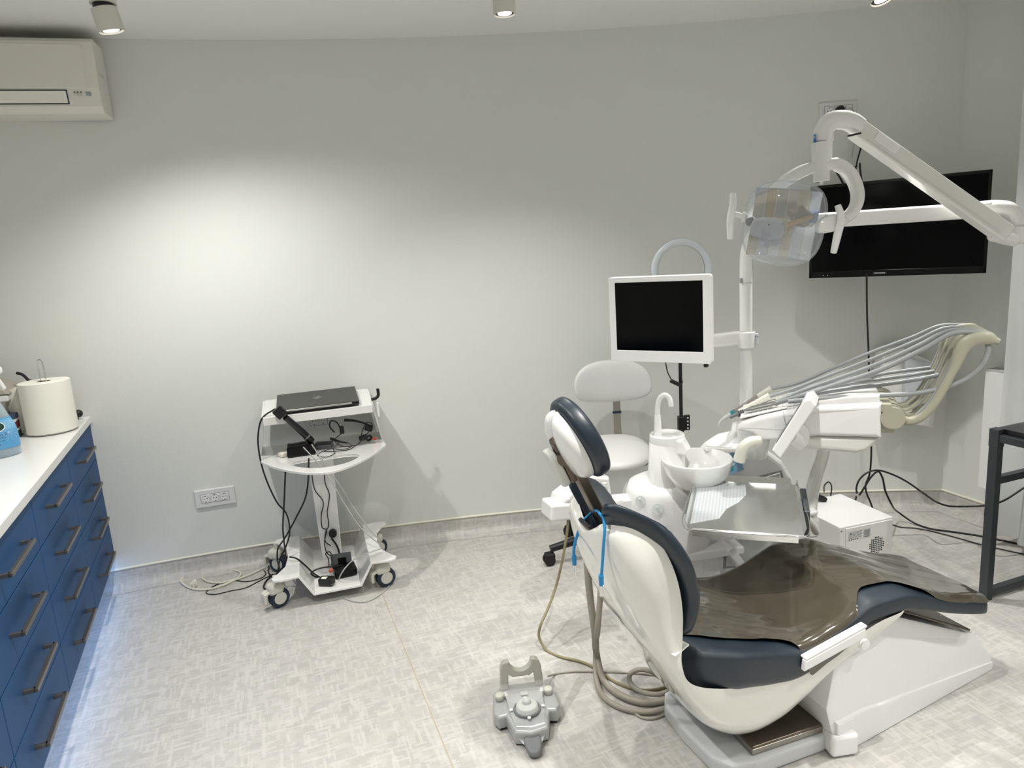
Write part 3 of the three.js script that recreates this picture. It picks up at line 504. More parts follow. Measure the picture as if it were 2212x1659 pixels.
// ------------------------------------------------------------------ operator stool
{
  const t = thing('operator_stool', 'white saddle-shaped operator stool with backrest near the wall', 'stool', [0.5, 0, -3.43], 0);
  const w = table([0, 0.2, 0.55, 0.85, 1], [0.11, 0.185, 0.2, 0.15, 0.05]);
  part(t, 'seat', smooth(at(deform(new THREE.SphereGeometry(1, 44, 30), (x, y, z) => {
    const v = (z + 1) / 2, ww = 0.205 * (1 - 0.25 * v * v), X = Math.sign(x) * Math.pow(Math.abs(x), 0.8) * ww, Y = Math.sign(y) * Math.pow(Math.abs(y), 0.7) * 0.042;
    return [X, Y - 0.055 * Math.pow(Math.abs(X) / 0.2, 2.4) * v * (y > -0.2 ? 1 : 0.7) - 0.035 * v * v, z * 0.215];
  }), 0.0, 0.55, 0)), phy(0xe3e3e0, 0.42, { clearcoat: 0.2 }));
  part(t, 'backrest', smooth(at(deform(new THREE.SphereGeometry(1, 48, 30), (x, y, z) => {
    const X = Math.sign(x) * Math.pow(Math.abs(x), 0.72) * 0.205, Y = Math.sign(y) * Math.pow(Math.abs(y), 0.78) * 0.112;
    return [X, Y - 0.02 * (x * x - 0.3), Math.sign(z) * Math.pow(Math.abs(z), 0.6) * 0.035 + 0.05 * x * x];
  }), 0.03, 0.86, -0.2, -0.05)), phy(0xdedede, 0.42, { clearcoat: 0.2 }));
  part(t, 'back_bar', at(prism([[-0.022, 0.5], [0.022, 0.5], [0.019, 0.65], [0.02, 0.82], [-0.02, 0.82], [-0.019, 0.65]], 0.008, 0.002), 0.055, 0, -0.21), M.brushed);
  part(t, 'bar_band', at(box(0.046, 0.014, 0.012, 0.002), 0.055, 0.69, -0.21), M.navy);
  part(t, 'mechanism', at(box(0.14, 0.03, 0.2, 0.008), 0, 0.49, -0.08), M.black);
  part(t, 'gas_lift', join(at(cyl(0.014, 0.014, 0.2, 20), -0.07, 0.38, 0.06), at(cyl(0.025, 0.025, 0.22, 20), -0.07, 0.2, 0.06)), M.black);
  part(t, 'lever_knob', at(deform(new THREE.SphereGeometry(0.03, 20, 14), (x, y, z) => [x * 1.2, y * 0.8, z]), 0.13, 0.5, 0.08), M.rubber);
  for (let i = 0; i < 5; i++) {
    const a = 2.9 + i * Math.PI * 2 / 5, g = new THREE.Group(); g.name = 'base_leg'; t.add(g); g.position.set(-0.07, 0, 0.06); g.rotation.y = -a;
    part(g, 'arm', capped(curve([[0.0, 0.115, 0], [0.12, 0.11, 0], [0.3, 0.085, 0]]), u => 0.026 - 0.008 * u, 16, 12), M.black);
    part(g, 'castor', join(at(cyl(0.028, 0.028, 0.016, 20), 0.31, 0.029, 0.016, Math.PI / 2), at(cyl(0.028, 0.028, 0.016, 20), 0.31, 0.029, -0.016, Math.PI / 2), at(box(0.05, 0.03, 0.05, 0.01), 0.305, 0.05, 0)), M.rubber);
  }
}

// ------------------------------------------------------------------ white machine box on the floor behind the chair
{
  const turn = Math.atan2(-(-3.014 + 2.937), 1.628 - 1.352) * 1;
  const t = thing('suction_machine', 'white metal machine box on the floor with rating label', 'machine', [1.545, 0, -3.16], R(15.6));
  part(t, 'case', at(box(0.3, 0.24, 0.34, 0.006), 0, 0.132, 0), M.white);
  part(t, 'front_cover', at(box(0.262, 0.225, 0.006, 0.002), 0.012, 0.128, 0.171), M.white);
  for (const x of [-0.12, 0.12]) for (const z of [-0.14, 0.14]) part(t, 'foot', at(cyl(0.014, 0.016, 0.014, 14), x, 0.007, z), M.rubber);
  part(t, 'screw', at(cyl(0.004, 0.004, 0.002, 10), -0.142, 0.232, 0.172, Math.PI / 2), M.midgrey);
  const lab = canvasTex(512, 192, (c) => {
    c.fillStyle = '#d9dadb'; c.fillRect(0, 0, 512, 192); c.fillStyle = '#2b2c2e'; c.beginPath(); c.moveTo(40, 60); c.lineTo(64, 20); c.lineTo(88, 60); c.fill();
    for (let r = 0; r < 6; r++) for (let x = r < 2 ? 100 : 24; x < 300;) { const w = 6 + ((x * 7 + r * 31) % 17); c.fillRect(x, 22 + r * 22, w, 9); x += w + 7; }
    for (let i = 0; i < 5; i++) { c.beginPath(); c.arc(36 + i * 44, 165, 12, 0, 7); c.fill(); }
    for (let x = 350; x < 490;) { const w = 2 + (x * 13 % 7); c.fillRect(x, 24, w, 120); x += w + 3 + (x % 4); } c.fillRect(360, 154, 120, 12);
    c.fillStyle = '#ececec'; c.fillRect(318, 0, 14, 192);
  });
  part(t, 'rating_label', at(new THREE.PlaneGeometry(0.13, 0.048), -0.045, 0.2, 0.1746), std(0xffffff, 0.5, 0, { map: lab }));
  const dots = []; for (let i = -4; i <= 4; i++) for (let j = -4; j <= 4; j++) if (i * i + j * j < 19) dots.push(at(cyl(0.0034, 0.0034, 0.002, 8), 0.055 + i * 0.0095, 0.13 + j * 0.0095, 0.1742, Math.PI / 2));
  part(t, 'vent_grille', join(dots), M.black);
  const c = thing('machine_lead', 'thin black lead looping over the white machine box', 'cable', [1.58, 0, -3.3], 0);
  part(c, 'cord', tube([[-0.06, 0.3, 0.02], [-0.05, 0.325, 0.0], [-0.02, 0.335, -0.02], [0.0, 0.31, -0.03], [0.0, 0.2, -0.045], [0.01, 0.01, -0.06]], 0.0035, 40, 8), M.black);
  part(c, 'plug_body', at(box(0.05, 0.03, 0.03, 0.008), -0.075, 0.268, 0.025, 0, 0, -0.5), M.black);
}

// ------------------------------------------------------------------ dispenser on the far wall, radiator, curtain
{
  const x = 2.09, s = (wallZ(x + 0.05) - wallZ(x - 0.05)) / 0.1;
  const t = thing('wall_dispenser', 'white rounded dispenser on the wall behind the hoses', 'dispenser', [x, 0, wallZ(x) + 0.004], -Math.atan(s));
  part(t, 'housing', prism([[-0.105, 0.56], [0.17, 0.5], [0.185, 0.62], [0.185, 0.83], [0.15, 0.865], [0.05, 0.91], [0.0, 0.945], [-0.07, 0.945], [-0.1, 0.93]], 0.12, 0.012), M.gloss, [0, 0, 0.07]);
  part(t, 'clear_cover', at(prism([[0.0, 0.66], [0.18, 0.64], [0.178, 0.825], [0.13, 0.86], [0.0, 0.9]], 0.05, 0.01), 0, 0, 0.15), phy(0xe6eaee, 0.15, { transmission: 0.4, thickness: 0 }));
  part(t, 'nozzle_cup', at(lathe([[0, 0.54], [0.04, 0.54], [0.045, 0.64], [0.05, 0.66], [0.05, 0.68], [0, 0.68]], 28), 0.09, 0, 0.17), M.white);
  part(t, 'slot', at(box(0.022, 0.006, 0.004, 0.001), 0.09, 0.672, 0.2195), M.black);
}
{
  const p = rwPt(0.66, 0.055, 0), t = thing('radiator', 'white panel radiator on the right wall beside the curtain', 'radiator', p, Math.atan2(-RW[1], RW[0]));
  part(t, 'panel', at(box(0.78, 0.62, 0.07, 0.006), 0, 0.525, 0), M.white);
  for (let i = 0; i < 26; i++) part(t, 'grille_bar', at(box(0.004, 0.01, 0.07, 0.001, 1), -0.375 + i * 0.03, 0.842, 0), M.lightgrey);
  for (const z of [-0.033, 0.033]) part(t, 'grille_rail', at(box(0.78, 0.012, 0.004, 0.001, 1), 0, 0.841, z), M.lightgrey);
  part(t, 'pipe', tube([[-0.33, 0.24, 0], [-0.33, 0.1, 0.0], [-0.33, 0.002, 0]], 0.009, 16, 10), M.white);
  const c = thing('sheer_curtain', 'sheer white curtain hanging at the right picture edge', 'curtain', [0, 0, 0]);
  part(c, 'cloth', grid(150, 30, (u, v) => { const al = lerp(0.46, 3.6, u), y = lerp(0.055, 2.62, v), fold = 0.035 * Math.sin(al * 44) + 0.012 * Math.sin(al * 97 + 1) + 0.01 * Math.sin(v * 4 + al * 9), q = rwPt(al + 0.014 * Math.sin(v * 3), 0.21 + fold * (1 - 0.35 * v), y); return q; }), M.curtain);
  part(c, 'rail', tube([rwPt(0.1, 0.21, 2.635), rwPt(2, 0.21, 2.635), rwPt(4.2, 0.21, 2.635)], 0.012, 20, 8), M.white);
}

// ------------------------------------------------------------------ dark table with stapler
{
  const turn = Math.atan2(-RW[1], RW[0]);                     // local x runs along the right wall towards the camera, local -z towards the wall
  const t = thing('work_table', 'black table with dark steel legs at the right picture edge', 'table', [1.95, 0, -2.7], turn);
  const L = 1.1, D = 0.5, s = 0.036;
  part(t, 'table_top', at(box(L, 0.022, D - 0.02, 0.002), L / 2, 0.741, -D / 2), M.darktop);
  for (const [x, z] of [[0, 0], [L, 0], [0, -D], [L, -D]]) { const l = part(t, 'leg', at(box(s, 0.75, s, 0.002, 1), x, 0.375, z), M.darkmetal); part(l, 'corner_block', at(box(s + 0.003, 0.075, s + 0.003, 0.002, 1), x, 0.714, z), M.darkmetal); }
  for (const x of [0, L]) for (const y of [0.735, 0.53, 0.03]) part(t, 'cross_rail', at(box(0.03, 0.03, D - s, 0.002, 1), x, y, -D / 2), M.darkmetal);
  for (const z of [0, -D]) part(t, 'long_rail', at(box(L - s, 0.03, 0.03, 0.002, 1), L / 2, 0.715, z), M.darkmetal);
  const st = thing('stapler', 'black and chrome stapler on the dark table', 'stapler', [2.085, 0.7525, -2.66], R(25));
  part(st, 'base', at(box(0.14, 0.008, 0.034, 0.002), 0.03, 0.004, 0), M.chrome);
  part(st, 'anvil_post', at(box(0.02, 0.03, 0.024, 0.002), -0.03, 0.022, 0), M.brushed);
  part(st, 'arm', at(prism([[-0.055, 0.035], [0.1, 0.02], [0.11, 0.04], [0.09, 0.056], [-0.04, 0.066], [-0.055, 0.058]], 0.034, 0.005), 0, 0, 0), M.tvblack);
  part(st, 'front_clip', at(box(0.012, 0.012, 0.03, 0.002), -0.05, 0.052, 0), M.chrome);
}

// ------------------------------------------------------------------ dental chair (local x towards the foot end, z towards the camera side)
const CHR = { pos: [0.9, 0, -2.1], turn: R(18) };
const seatTop = table([-0.62, -0.5, -0.4, -0.3, -0.18, -0.08, 0.0, 0.08, 0.19, 0.3, 0.43, 0.645], [0.47, 0.485, 0.475, 0.45, 0.425, 0.44, 0.468, 0.494, 0.49, 0.455, 0.402, 0.336]);
const seatThick = table([-0.62, -0.45, -0.25, -0.1, 0.1, 0.25, 0.4, 0.61], [0.13, 0.15, 0.135, 0.1, 0.085, 0.078, 0.068, 0.064]);
const seatHalf = table([-0.62, -0.5, -0.4, -0.2, 0.0, 0.2, 0.4, 0.58, 0.645], [0.15, 0.225, 0.258, 0.25, 0.238, 0.228, 0.208, 0.195, 0.17]);
const seatDish = table([-0.62, -0.4, -0.2, 0.1, 0.3, 0.6], [0.02, 0.045, 0.04, 0.012, 0.004, 0.0]);
const topAt = (s, t) => { const a = Math.min(1, Math.abs(t) / seatHalf(s)); return seatTop(s) - seatDish(s) * (1 - Math.pow(a, 2.2)) ; };
{
  const t = thing('dental_chair', 'reclined dental chair with dark blue leather and white shell', 'dental chair', CHR.pos, CHR.turn);
  // seat and leg rest cushion: superellipse rings along the chair
  part(t, 'seat_cushion', grid(90, 56, (u, v) => {
    const e = Math.sin(Math.min(1, Math.min(u, 1 - u) / 0.035) * Math.PI / 2), s = lerp(-0.56, 0.645, u), a = v * Math.PI * 2, c = Math.cos(a), d = Math.sin(a);
    const hw = seatHalf(s) * (0.75 + 0.25 * e), th = seatThick(s) * (0.12 + 0.88 * e), T = Math.sign(c) * Math.pow(Math.abs(c), 0.45) * hw, k = Math.sign(d) * Math.pow(Math.abs(d), 0.42);
    const mid = topAt(s, T) - seatThick(s) / 2;
    return [s, mid + k * th / 2, -T];
  }), M.leather);
  // one-piece shell: back, hip bulge, belly under the seat
  const rings = [ // E (edge) s,h,half width, M (middle) s,h
    [-0.672, 0.868, 0.125, -0.742, 0.845], [-0.655, 0.85, 0.165, -0.765, 0.82], [-0.617, 0.785, 0.2, -0.757, 0.75], [-0.588, 0.7, 0.212, -0.735, 0.67], [-0.572, 0.605, 0.21, -0.7, 0.58], [-0.575, 0.52, 0.212, -0.655, 0.483], [-0.585, 0.455, 0.222, -0.6, 0.385],
    [-0.565, 0.395, 0.228, -0.535, 0.27], [-0.49, 0.36, 0.236, -0.455, 0.15], [-0.355, 0.333, 0.24, -0.35, 0.078], [-0.23, 0.335, 0.242, -0.25, 0.09], [-0.15, 0.35, 0.242, -0.16, 0.145], [-0.04, 0.38, 0.238, -0.04, 0.235], [0.09, 0.415, 0.232, 0.1, 0.295], [0.19, 0.425, 0.226, 0.2, 0.375], [0.225, 0.43, 0.2, 0.225, 0.42]];
  const chan = k => { const pts = rings.map((r, i) => V(i, r[k], 0)); const c = new THREE.CatmullRomCurve3(pts, false, 'catmullrom', 0.5); return u => c.getPoint(u).y; };
  const [es, eh, ew, ms, mh] = [0, 1, 2, 3, 4].map(chan);
  part(t, 'shell', grid(96, 40, (u, v) => {
    const a = lerp(-Math.PI / 2, Math.PI / 2, v), sn = Math.sin(a), cs = Math.cos(a), lo = u > 0.45 ? Math.min(1, (u - 0.45) / 0.15) : 0;
    const T = Math.sign(sn) * Math.pow(Math.abs(sn), lerp(0.75, 0.8, lo)) * ew(u), k = Math.pow(cs, lerp(0.5, 0.75, lo));
    let s = lerp(es(u), ms(u), k), h = lerp(eh(u), mh(u), k);
    if (u < 0.16) h -= (1 - u / 0.16) * 0.05 * Math.exp(-Math.pow(T / 0.06, 2));
    return [s, h, T];
  }), new THREE.MeshPhysicalMaterial({ color: 0xe6e5df, roughness: 0.16, clearcoat: 0.9, clearcoatRoughness: 0.05, side: THREE.DoubleSide }));
  // backrest pad: pillow on an outline (t, h) with shoulder lobes and a neck notch, bent round the patient
  const sEdge = table([0.48, 0.56, 0.63, 0.71, 0.785, 0.85, 0.9, 0.93], [-0.55, -0.532, -0.528, -0.545, -0.578, -0.618, -0.662, -0.69]);
  const bend = (tt, h) => sEdge(h) - 0.1 * Math.max(0, 1 - Math.pow(tt / 0.2, 2));
  const half = [[0.0, 0.5], [0.1, 0.497], [0.17, 0.505], [0.21, 0.535], [0.232, 0.59], [0.24, 0.65], [0.246, 0.72], [0.246, 0.775], [0.228, 0.83], [0.198, 0.875], [0.168, 0.905], [0.14, 0.917], [0.116, 0.908], [0.096, 0.882], [0.08, 0.845], [0.06, 0.812], [0.03, 0.793], [0.0, 0.788]];
  const outline = [...half, ...half.slice(1, -1).reverse().map(([p, q]) => [-p, q])];
  const ol = new THREE.CatmullRomCurve3(outline.map(p => V(p[0], p[1], 0)), true, 'centripetal');
  part(t, 'backrest_pad', smooth(grid(120, 40, (u, v) => {
    const q = ol.getPoint(u % 1), r = v < 0.5 ? v * 2 : 2 - v * 2, side = v < 0.5 ? 1 : -1, k = 0.036 * Math.pow(1 - Math.pow(r, 3.2), 0.5) * side;
    const cx = 0.0, cy = 0.68, tt = cx + (q.x - cx) * r, h = cy + (q.y - cy) * r;
    return [bend(tt, h) - 0.012 + k * 0.9, h + k * 0.4, tt];
  })), M.leather);
  part(t, 'seam_panel', at(box(0.06, 0.006, 0.05, 0.002), -0.585, 0.487, 0.19, 0, 0.3, 0.2), M.cream);
  part(t, 'side_rail', at(prism([[-0.115, 0], [0.115, 0], [0.115, 0.03], [-0.105, 0.03]], 0.018, 0.004), -0.102, 0.383, 0.262, 0, 0, 0.23), M.white);
  part(t, 'rail_lip', at(box(0.225, 0.008, 0.024, 0.003), -0.1, 0.418, 0.258, 0, 0, 0.23), M.white);
  part(t, 'hinge_cap', at(cyl(0.016, 0.018, 0.012, 28), 0.035, 0.36, 0.236, Math.PI / 2), M.white);
  // headrest
  const hm = new THREE.Matrix4().makeBasis(V(0, 0, -1), V(-0.40, 0.917, 0), V(0.917, 0.40, 0)); hm.setPosition(-0.762, 1.072, 0);
  const oval = (w, h, d, p) => deform(new THREE.SphereGeometry(1, 44, 30), (x, y, z) => { const r = 1 - 0.1 * (y + 0.2); return [x * w * r, y * h, Math.sign(z) * Math.pow(Math.abs(z), p) * d]; });
  part(t, 'headrest_pad', smooth(oval(0.128, 0.122, 0.036, 0.55).applyMatrix4(hm)), M.leather);
  part(t, 'headrest_shell', smooth(deform(oval(0.103, 0.106, 0.05, 0.7), (x, y, z) => [x, y - 0.004, Math.min(z, 0.0) - 0.028 + (Math.abs(x) < 0.022 && z < 0 ? 0.02 * (1 - Math.abs(x) / 0.022) : 0)]).applyMatrix4(hm)), M.gloss);
  part(t, 'headrest_slot', prism([[-0.014, -0.1], [0.014, -0.1], [0.013, 0.03], [0.0, 0.045], [-0.013, 0.03]], 0.03, 0.005).applyMatrix4(new THREE.Matrix4().multiplyMatrices(hm, new THREE.Matrix4().makeTranslation(0, -0.005, -0.066))), M.bronze);
  part(t, 'headrest_knob', at(prism([[-0.03, -0.055], [0.0, -0.06], [0.026, -0.04], [0.03, 0.0], [0.022, 0.05], [-0.012, 0.055], [-0.032, 0.03]], 0.024, 0.008, { smooth: true }), 0, 0, 0).applyMatrix4(new THREE.Matrix4().multiplyMatrices(hm, new THREE.Matrix4().makeTranslation(0.012, -0.045, -0.095))), std(0xd3d5cf, 0.45));
  part(t, 'neck_bar', (() => { const g = box(0.042, 0.29, 0.03, 0.004); const m = new THREE.Matrix4().makeBasis(V(0, 0, -1), V(-0.40, 0.917, 0), V(0.917, 0.40, 0)); m.setPosition(-0.742, 0.905, 0.0); return g.applyMatrix4(m); })(), M.bronze);
  part(t, 'neck_pivot', at(cyl(0.016, 0.016, 0.06, 20), -0.822, 1.02, 0, Math.PI / 2), M.bronze);
  part(t, 'slot_cover', at(box(0.012, 0.04, 0.07, 0.003), -0.748, 0.8, 0.0, 0, 0, 0.49), M.black);
  // foot plate and pedestal
  const plate = [[-0.44, 0.13], [-0.45, 0.0], [-0.44, -0.14], [-0.405, -0.195], [-0.33, -0.21], [0.1, -0.2], [0.1, 0.19], [-0.33, 0.195], [-0.405, 0.185]].map(([s, tt]) => [s, tt]);
  part(t, 'floor_plate', at(prism(plate, 0.055, 0.012), 0, 0.028, 0, -Math.PI / 2), M.platform);
  part(t, 'step_plate', at(box(0.38, 0.028, 0.37, 0.006), -0.135, 0.069, 0.0), M.bronze);
  part(t, 'step_edge', at(box(0.385, 0.02, 0.376, 0.004), -0.135, 0.066, 0.0), M.brushed);
  const pw = s => lerp(0.235, 0.108, Math.max(0, Math.min(1, (s + 0.05) / 0.8)));
  const ped = prism([[-0.05, 0.002], [0.75, 0.002], [0.756, 0.04], [0.69, 0.13], [0.645, 0.175], [0.58, 0.2], [0.17, 0.395], [0.0, 0.395], [-0.045, 0.3], [-0.085, 0.16]], 2, 0.02, { seg: 4 });
  part(t, 'pedestal', deform(ped, (x, y, z) => [x, y, z * pw(x) * lerp(1, 0.86, Math.min(1, y / 0.4))]), M.white);
  part(t, 'pedestal_cap', at(box(0.5, 0.008, 0.26, 0.003), 0.385, 0.308, 0, 0, 0, -0.442), M.bronze);
  part(t, 'pedestal_skirt', deform(prism([[-0.052, 0.002], [0.757, 0.002], [0.757, 0.03], [0.05, 0.118], [-0.06, 0.118]], 2, 0.01), (x, y, z) => [x, y, z * (pw(x) + 0.004)]), M.white);
  part(t, 'corner_foot', at(box(0.09, 0.075, 0.1, 0.014, 4), -0.025, 0.04, 0.2, 0, -0.2, 0), M.white);
  // clear brownish film pulled over seat and leg rest
  const f = thing('seat_film', 'brown glossy plastic film pulled over the chair seat', 'plastic cover', CHR.pos, CHR.turn);
  const near = table([-0.6, -0.5, -0.36, -0.24, -0.17, -0.02, 0.04, 0.1, 0.22, 0.28, 0.36, 0.64], [0.3, 0.5, 0.66, 0.74, 1.08, 1.08, 0.82, 0.66, 0.7, 0.85, 0.97, 0.97]);
  const wr = (s, tt) => 0.0011 * Math.sin(s * 31 + tt * 22) + 0.0009 * Math.sin(s * 17 - tt * 53 + 1.3) + 0.0003 * Math.sin(s * 83 + tt * 71) + 0.0003 * Math.sin(-s * 57 + tt * 127);
  const surf = (s, q) => { // q in -1.1..1.1 across; beyond 1 it drops down the side
    const hw = seatHalf(s) + 0.004, a = Math.min(1, Math.abs(q)), T = Math.sign(q) * (Math.pow(a, 1.0)) * hw, over = Math.max(0, Math.abs(q) - 1), edge = Math.pow(Math.max(0, (a - 0.8) / 0.2), 3);
    return [s, topAt(s, T) + 0.007 + wr(s, T) - edge * seatThick(s) * 0.5 - over * seatThick(s) * 5.5, T];
  };
  part(f, 'film', grid(130, 60, (u, v) => {
    const s = lerp(-0.53, 0.638, u), qn = near(s); const p = surf(s, lerp(-1.08, Math.min(qn, 1.1), v));
    if (u > 0.985) p[1] -= 0.008 * (u - 0.985) / 0.015; return p;
  }), new THREE.MeshPhysicalMaterial({ color: 0x4b4539, roughness: 0.15, clearcoat: 0.9, clearcoatRoughness: 0.08, side: THREE.DoubleSide }));
}
// ------------------------------------------------------------------ blue bib holder strap on the neck bar
{
  const t = thing('bib_clip_strap', 'light blue bib strap with clips hanging on the neck bar', 'strap', [0, 0, 0]);
  part(t, 'strap', tube([[0.207, 0.832, -1.9], [0.177, 0.803, -1.9], [0.159, 0.759, -1.9], [0.149, 0.723, -1.9], [0.148, 0.694, -1.9]], 0.0045, 40, 8), M.skyblue);
  part(t, 'strap', tube([[0.214, 0.872, -1.79], [0.221, 0.868, -1.76], [0.222, 0.848, -1.745], [0.216, 0.798, -1.74], [0.21, 0.738, -1.74], [0.206, 0.707, -1.74]], 0.0042, 50, 8), M.skyblue);
  part(t, 'strap', tube([[0.207, 0.832, -1.9], [0.211, 0.852, -1.86], [0.214, 0.866, -1.82], [0.214, 0.872, -1.79]], 0.004, 16, 8), M.skyblue);
  part(t, 'clip_sleeve', at(cyl(0.0075, 0.0065, 0.028, 14), 0.148, 0.686, -1.9), M.skyblue);
  part(t, 'clip_sleeve', at(cyl(0.0075, 0.0065, 0.03, 14), 0.206, 0.7, -1.74), M.skyblue);
  part(t, 'clip', join(at(box(0.006, 0.04, 0.008, 0.002), 0.15, 0.655, -1.9, 0, 0, 0.06), at(box(0.003, 0.036, 0.007, 0.001), 0.144, 0.657, -1.9, 0, 0, -0.12)), M.chrome);
  part(t, 'clip', join(at(box(0.01, 0.034, 0.008, 0.002), 0.204, 0.67, -1.74), at(box(0.004, 0.03, 0.008, 0.001), 0.212, 0.673, -1.738, 0, 0, 0.2)), M.chrome);
}

// ------------------------------------------------------------------ dental unit: water tower, bowl, column, lamp pole
{
  const t = thing('dental_unit', 'white dental unit with spittoon bowl and tall lamp pole', 'dental unit', [0, 0, 0]);
  part(t, 'base_column', at(deform(smooth(lathe([[0, 0.0], [0.15, 0.0], [0.155, 0.02], [0.155, 0.33], [0.165, 0.345], [0.166, 0.47], [0.164, 0.57], [0.152, 0.606], [0.12, 0.622], [0, 0.624]], 56)), (x, y, z) => [x * 1.05, y, z * 0.95]), 0.618, 0, -2.745), M.white);
  part(t, 'filter_cover', grid(24, 10, (u, v) => { const a = lerp(-1.75, -0.12, u), y = lerp(0.488, 0.606, v), r = 0.19 - 0.03 * v * v; return [0.618 + Math.sin(a) * r * 1.05, y, -2.745 + Math.cos(a) * r]; }), new THREE.MeshPhysicalMaterial({ color: 0xffffff, roughness: 0.2, transmission: 0.8, thickness: 0, side: THREE.DoubleSide }));
  for (const [x, y, z] of [[0.487, 0.565, -2.645], [0.545, 0.545, -2.6]]) part(t, 'filter_knob', join(at(cyl(0.021, 0.021, 0.02, 24), x, y, z, 1.3, 0, 0.35), at(box(0.01, 0.034, 0.016, 0.004), x, y, z + 0.01, -0.1, 0, 0.5)), std(0xbfc6c4, 0.5));
  part(t, 'water_tower', at(lathe([[0.084, 0.585], [0.089, 0.592], [0.089, 0.602], [0.0775, 0.606], [0.068, 0.79], [0.0, 0.79]], 48), 0.606, 0, -2.7), M.gloss);
  part(t, 'tower_cap', at(lathe([[0.068, 0.787], [0.0705, 0.791], [0.0705, 0.818], [0.066, 0.824], [0.058, 0.82], [0.05, 0.812], [0, 0.812]], 48), 0.61, 0, -2.7), M.gloss);
  part(t, 'cup_spout', at(prism([[-0.03, -0.025], [0.03, -0.03], [0.04, -0.01], [0.02, 0.03], [-0.03, 0.035]], 0.06, 0.012, { seg: 4 }), 0.648, 0.782, -2.655, 0, -0.5, 0), M.gloss);
  part(t, 'cup_filler', tube([[0.578, 0.815, -2.72], [0.578, 0.87, -2.72], [0.58, 0.935, -2.72], [0.589, 0.968, -2.715], [0.607, 0.98, -2.71], [0.623, 0.968, -2.703], [0.628, 0.945, -2.7], [0.629, 0.934, -2.7]], 0.0105, 60, 16), M.gloss);
  part(t, 'filler_base', at(lathe([[0.0165, 0.812], [0.0155, 0.84], [0.012, 0.9], [0, 0.9]], 24), 0.578, 0, -2.72), M.gloss);
  part(t, 'spittoon_bowl', at(lathe([[0.02, 0.618], [0.06, 0.622], [0.1, 0.65], [0.124, 0.69], [0.134, 0.73], [0.136, 0.742], [0.1335, 0.7465], [0.13, 0.744], [0.118, 0.7], [0.094, 0.662], [0.055, 0.638], [0.0, 0.632]], 64), 0.702, 0, -2.6), M.gloss);
  part(t, 'bowl_neck', tube([[0.69, 0.63, -2.62], [0.67, 0.6, -2.66], [0.655, 0.57, -2.7]], 0.06, 20, 20), M.gloss);
  part(t, 'bowl_arm', at(box(0.14, 0.018, 0.03, 0.006), 0.83, 0.735, -2.72, 0, 0.2, -0.18), M.gloss);
  const hump = [[0.76, 0.12], [0.76, 0.56], [0.79, 0.635], [0.84, 0.69], [0.9, 0.725], [0.96, 0.735], [1.04, 0.705], [1.105, 0.65], [1.15, 0.57], [1.175, 0.47], [1.185, 0.3], [1.19, 0.12]];
  part(t, 'rear_body', at(prism(hump, 0.24, 0.025, { seg: 4 }), 0, 0, -2.88), M.white);
  part(t, 'side_panel', at(prism([[0.86, 0.2], [0.875, 0.5], [0.95, 0.572], [1.09, 0.605], [1.105, 0.55], [1.13, 0.2]], 0.012, 0.003), 0, 0, -2.758), M.lightgrey);
  part(t, 'panel_groove', at(prism([[0.852, 0.19], [0.868, 0.505], [0.946, 0.582], [1.098, 0.615], [1.115, 0.55], [1.14, 0.19]], 0.004, 0.0005), 0, 0, -2.759), M.grey);
  const logo = canvasTex(128, 128, (c) => { c.fillStyle = '#0d3f9c'; c.fillRect(0, 0, 128, 128); c.fillStyle = '#dfe9f7'; for (let i = 0; i < 5; i++) { const a = i * 1.2566 - 1.57; c.beginPath(); c.ellipse(68 + 22 * Math.cos(a), 46 + 22 * Math.sin(a), 14, 14, 0, 0, 7); c.fill(); } c.strokeStyle = '#dfe9f7'; c.lineWidth = 5; c.beginPath(); c.arc(50, 100, 12, 0.5, 5.5); c.stroke(); c.beginPath(); c.moveTo(66, 62); c.lineTo(60, 88); c.stroke(); });
  part(t, 'maker_badge', at(new THREE.PlaneGeometry(0.03, 0.034), 1.058, 0.556, -2.7515), std(0xffffff, 0.4, 0, { map: logo }));
  part(t, 'pole_collar', at(lathe([[0.075, 0.69], [0.062, 0.745], [0.045, 0.775], [0.04, 0.8], [0.0, 0.8]], 36), 0.965, 0, -2.85), M.white);
  part(t, 'lamp_pole', tube([[0.98, 0.72, -2.85], [0.981, 1.0, -2.85], [0.981, 1.3, -2.85], [0.981, 1.44, -2.85], [0.987, 1.53, -2.848], [1.015, 1.59, -2.842], [1.07, 1.618, -2.83], [1.14, 1.622, -2.812], [1.2, 1.622, -2.796]], 0.0258, 90, 24), M.gloss);
  part(t, 'pole_ring', at(cyl(0.0262, 0.0262, 0.002, 28), 0.981, 1.395, -2.85), M.grey);
  part(t, 'pole_tag', at(box(0.006, 0.02, 0.02, 0.002), 0.957, 1.405, -2.84), M.grey);
  part(t, 'link_arm', join(at(box(0.34, 0.035, 0.16, 0.01), 0.72, 0.33, -2.68, 0, 0.16, 0), at(box(0.2, 0.14, 0.13, 0.01), 0.7, 0.25, -2.7, 0, 0.16, 0)), M.white);
  part(t, 'link_strut', at(box(0.03, 0.2, 0.1, 0.006), 0.88, 0.27, -2.66, 0, 0.16, 0.6), M.white);
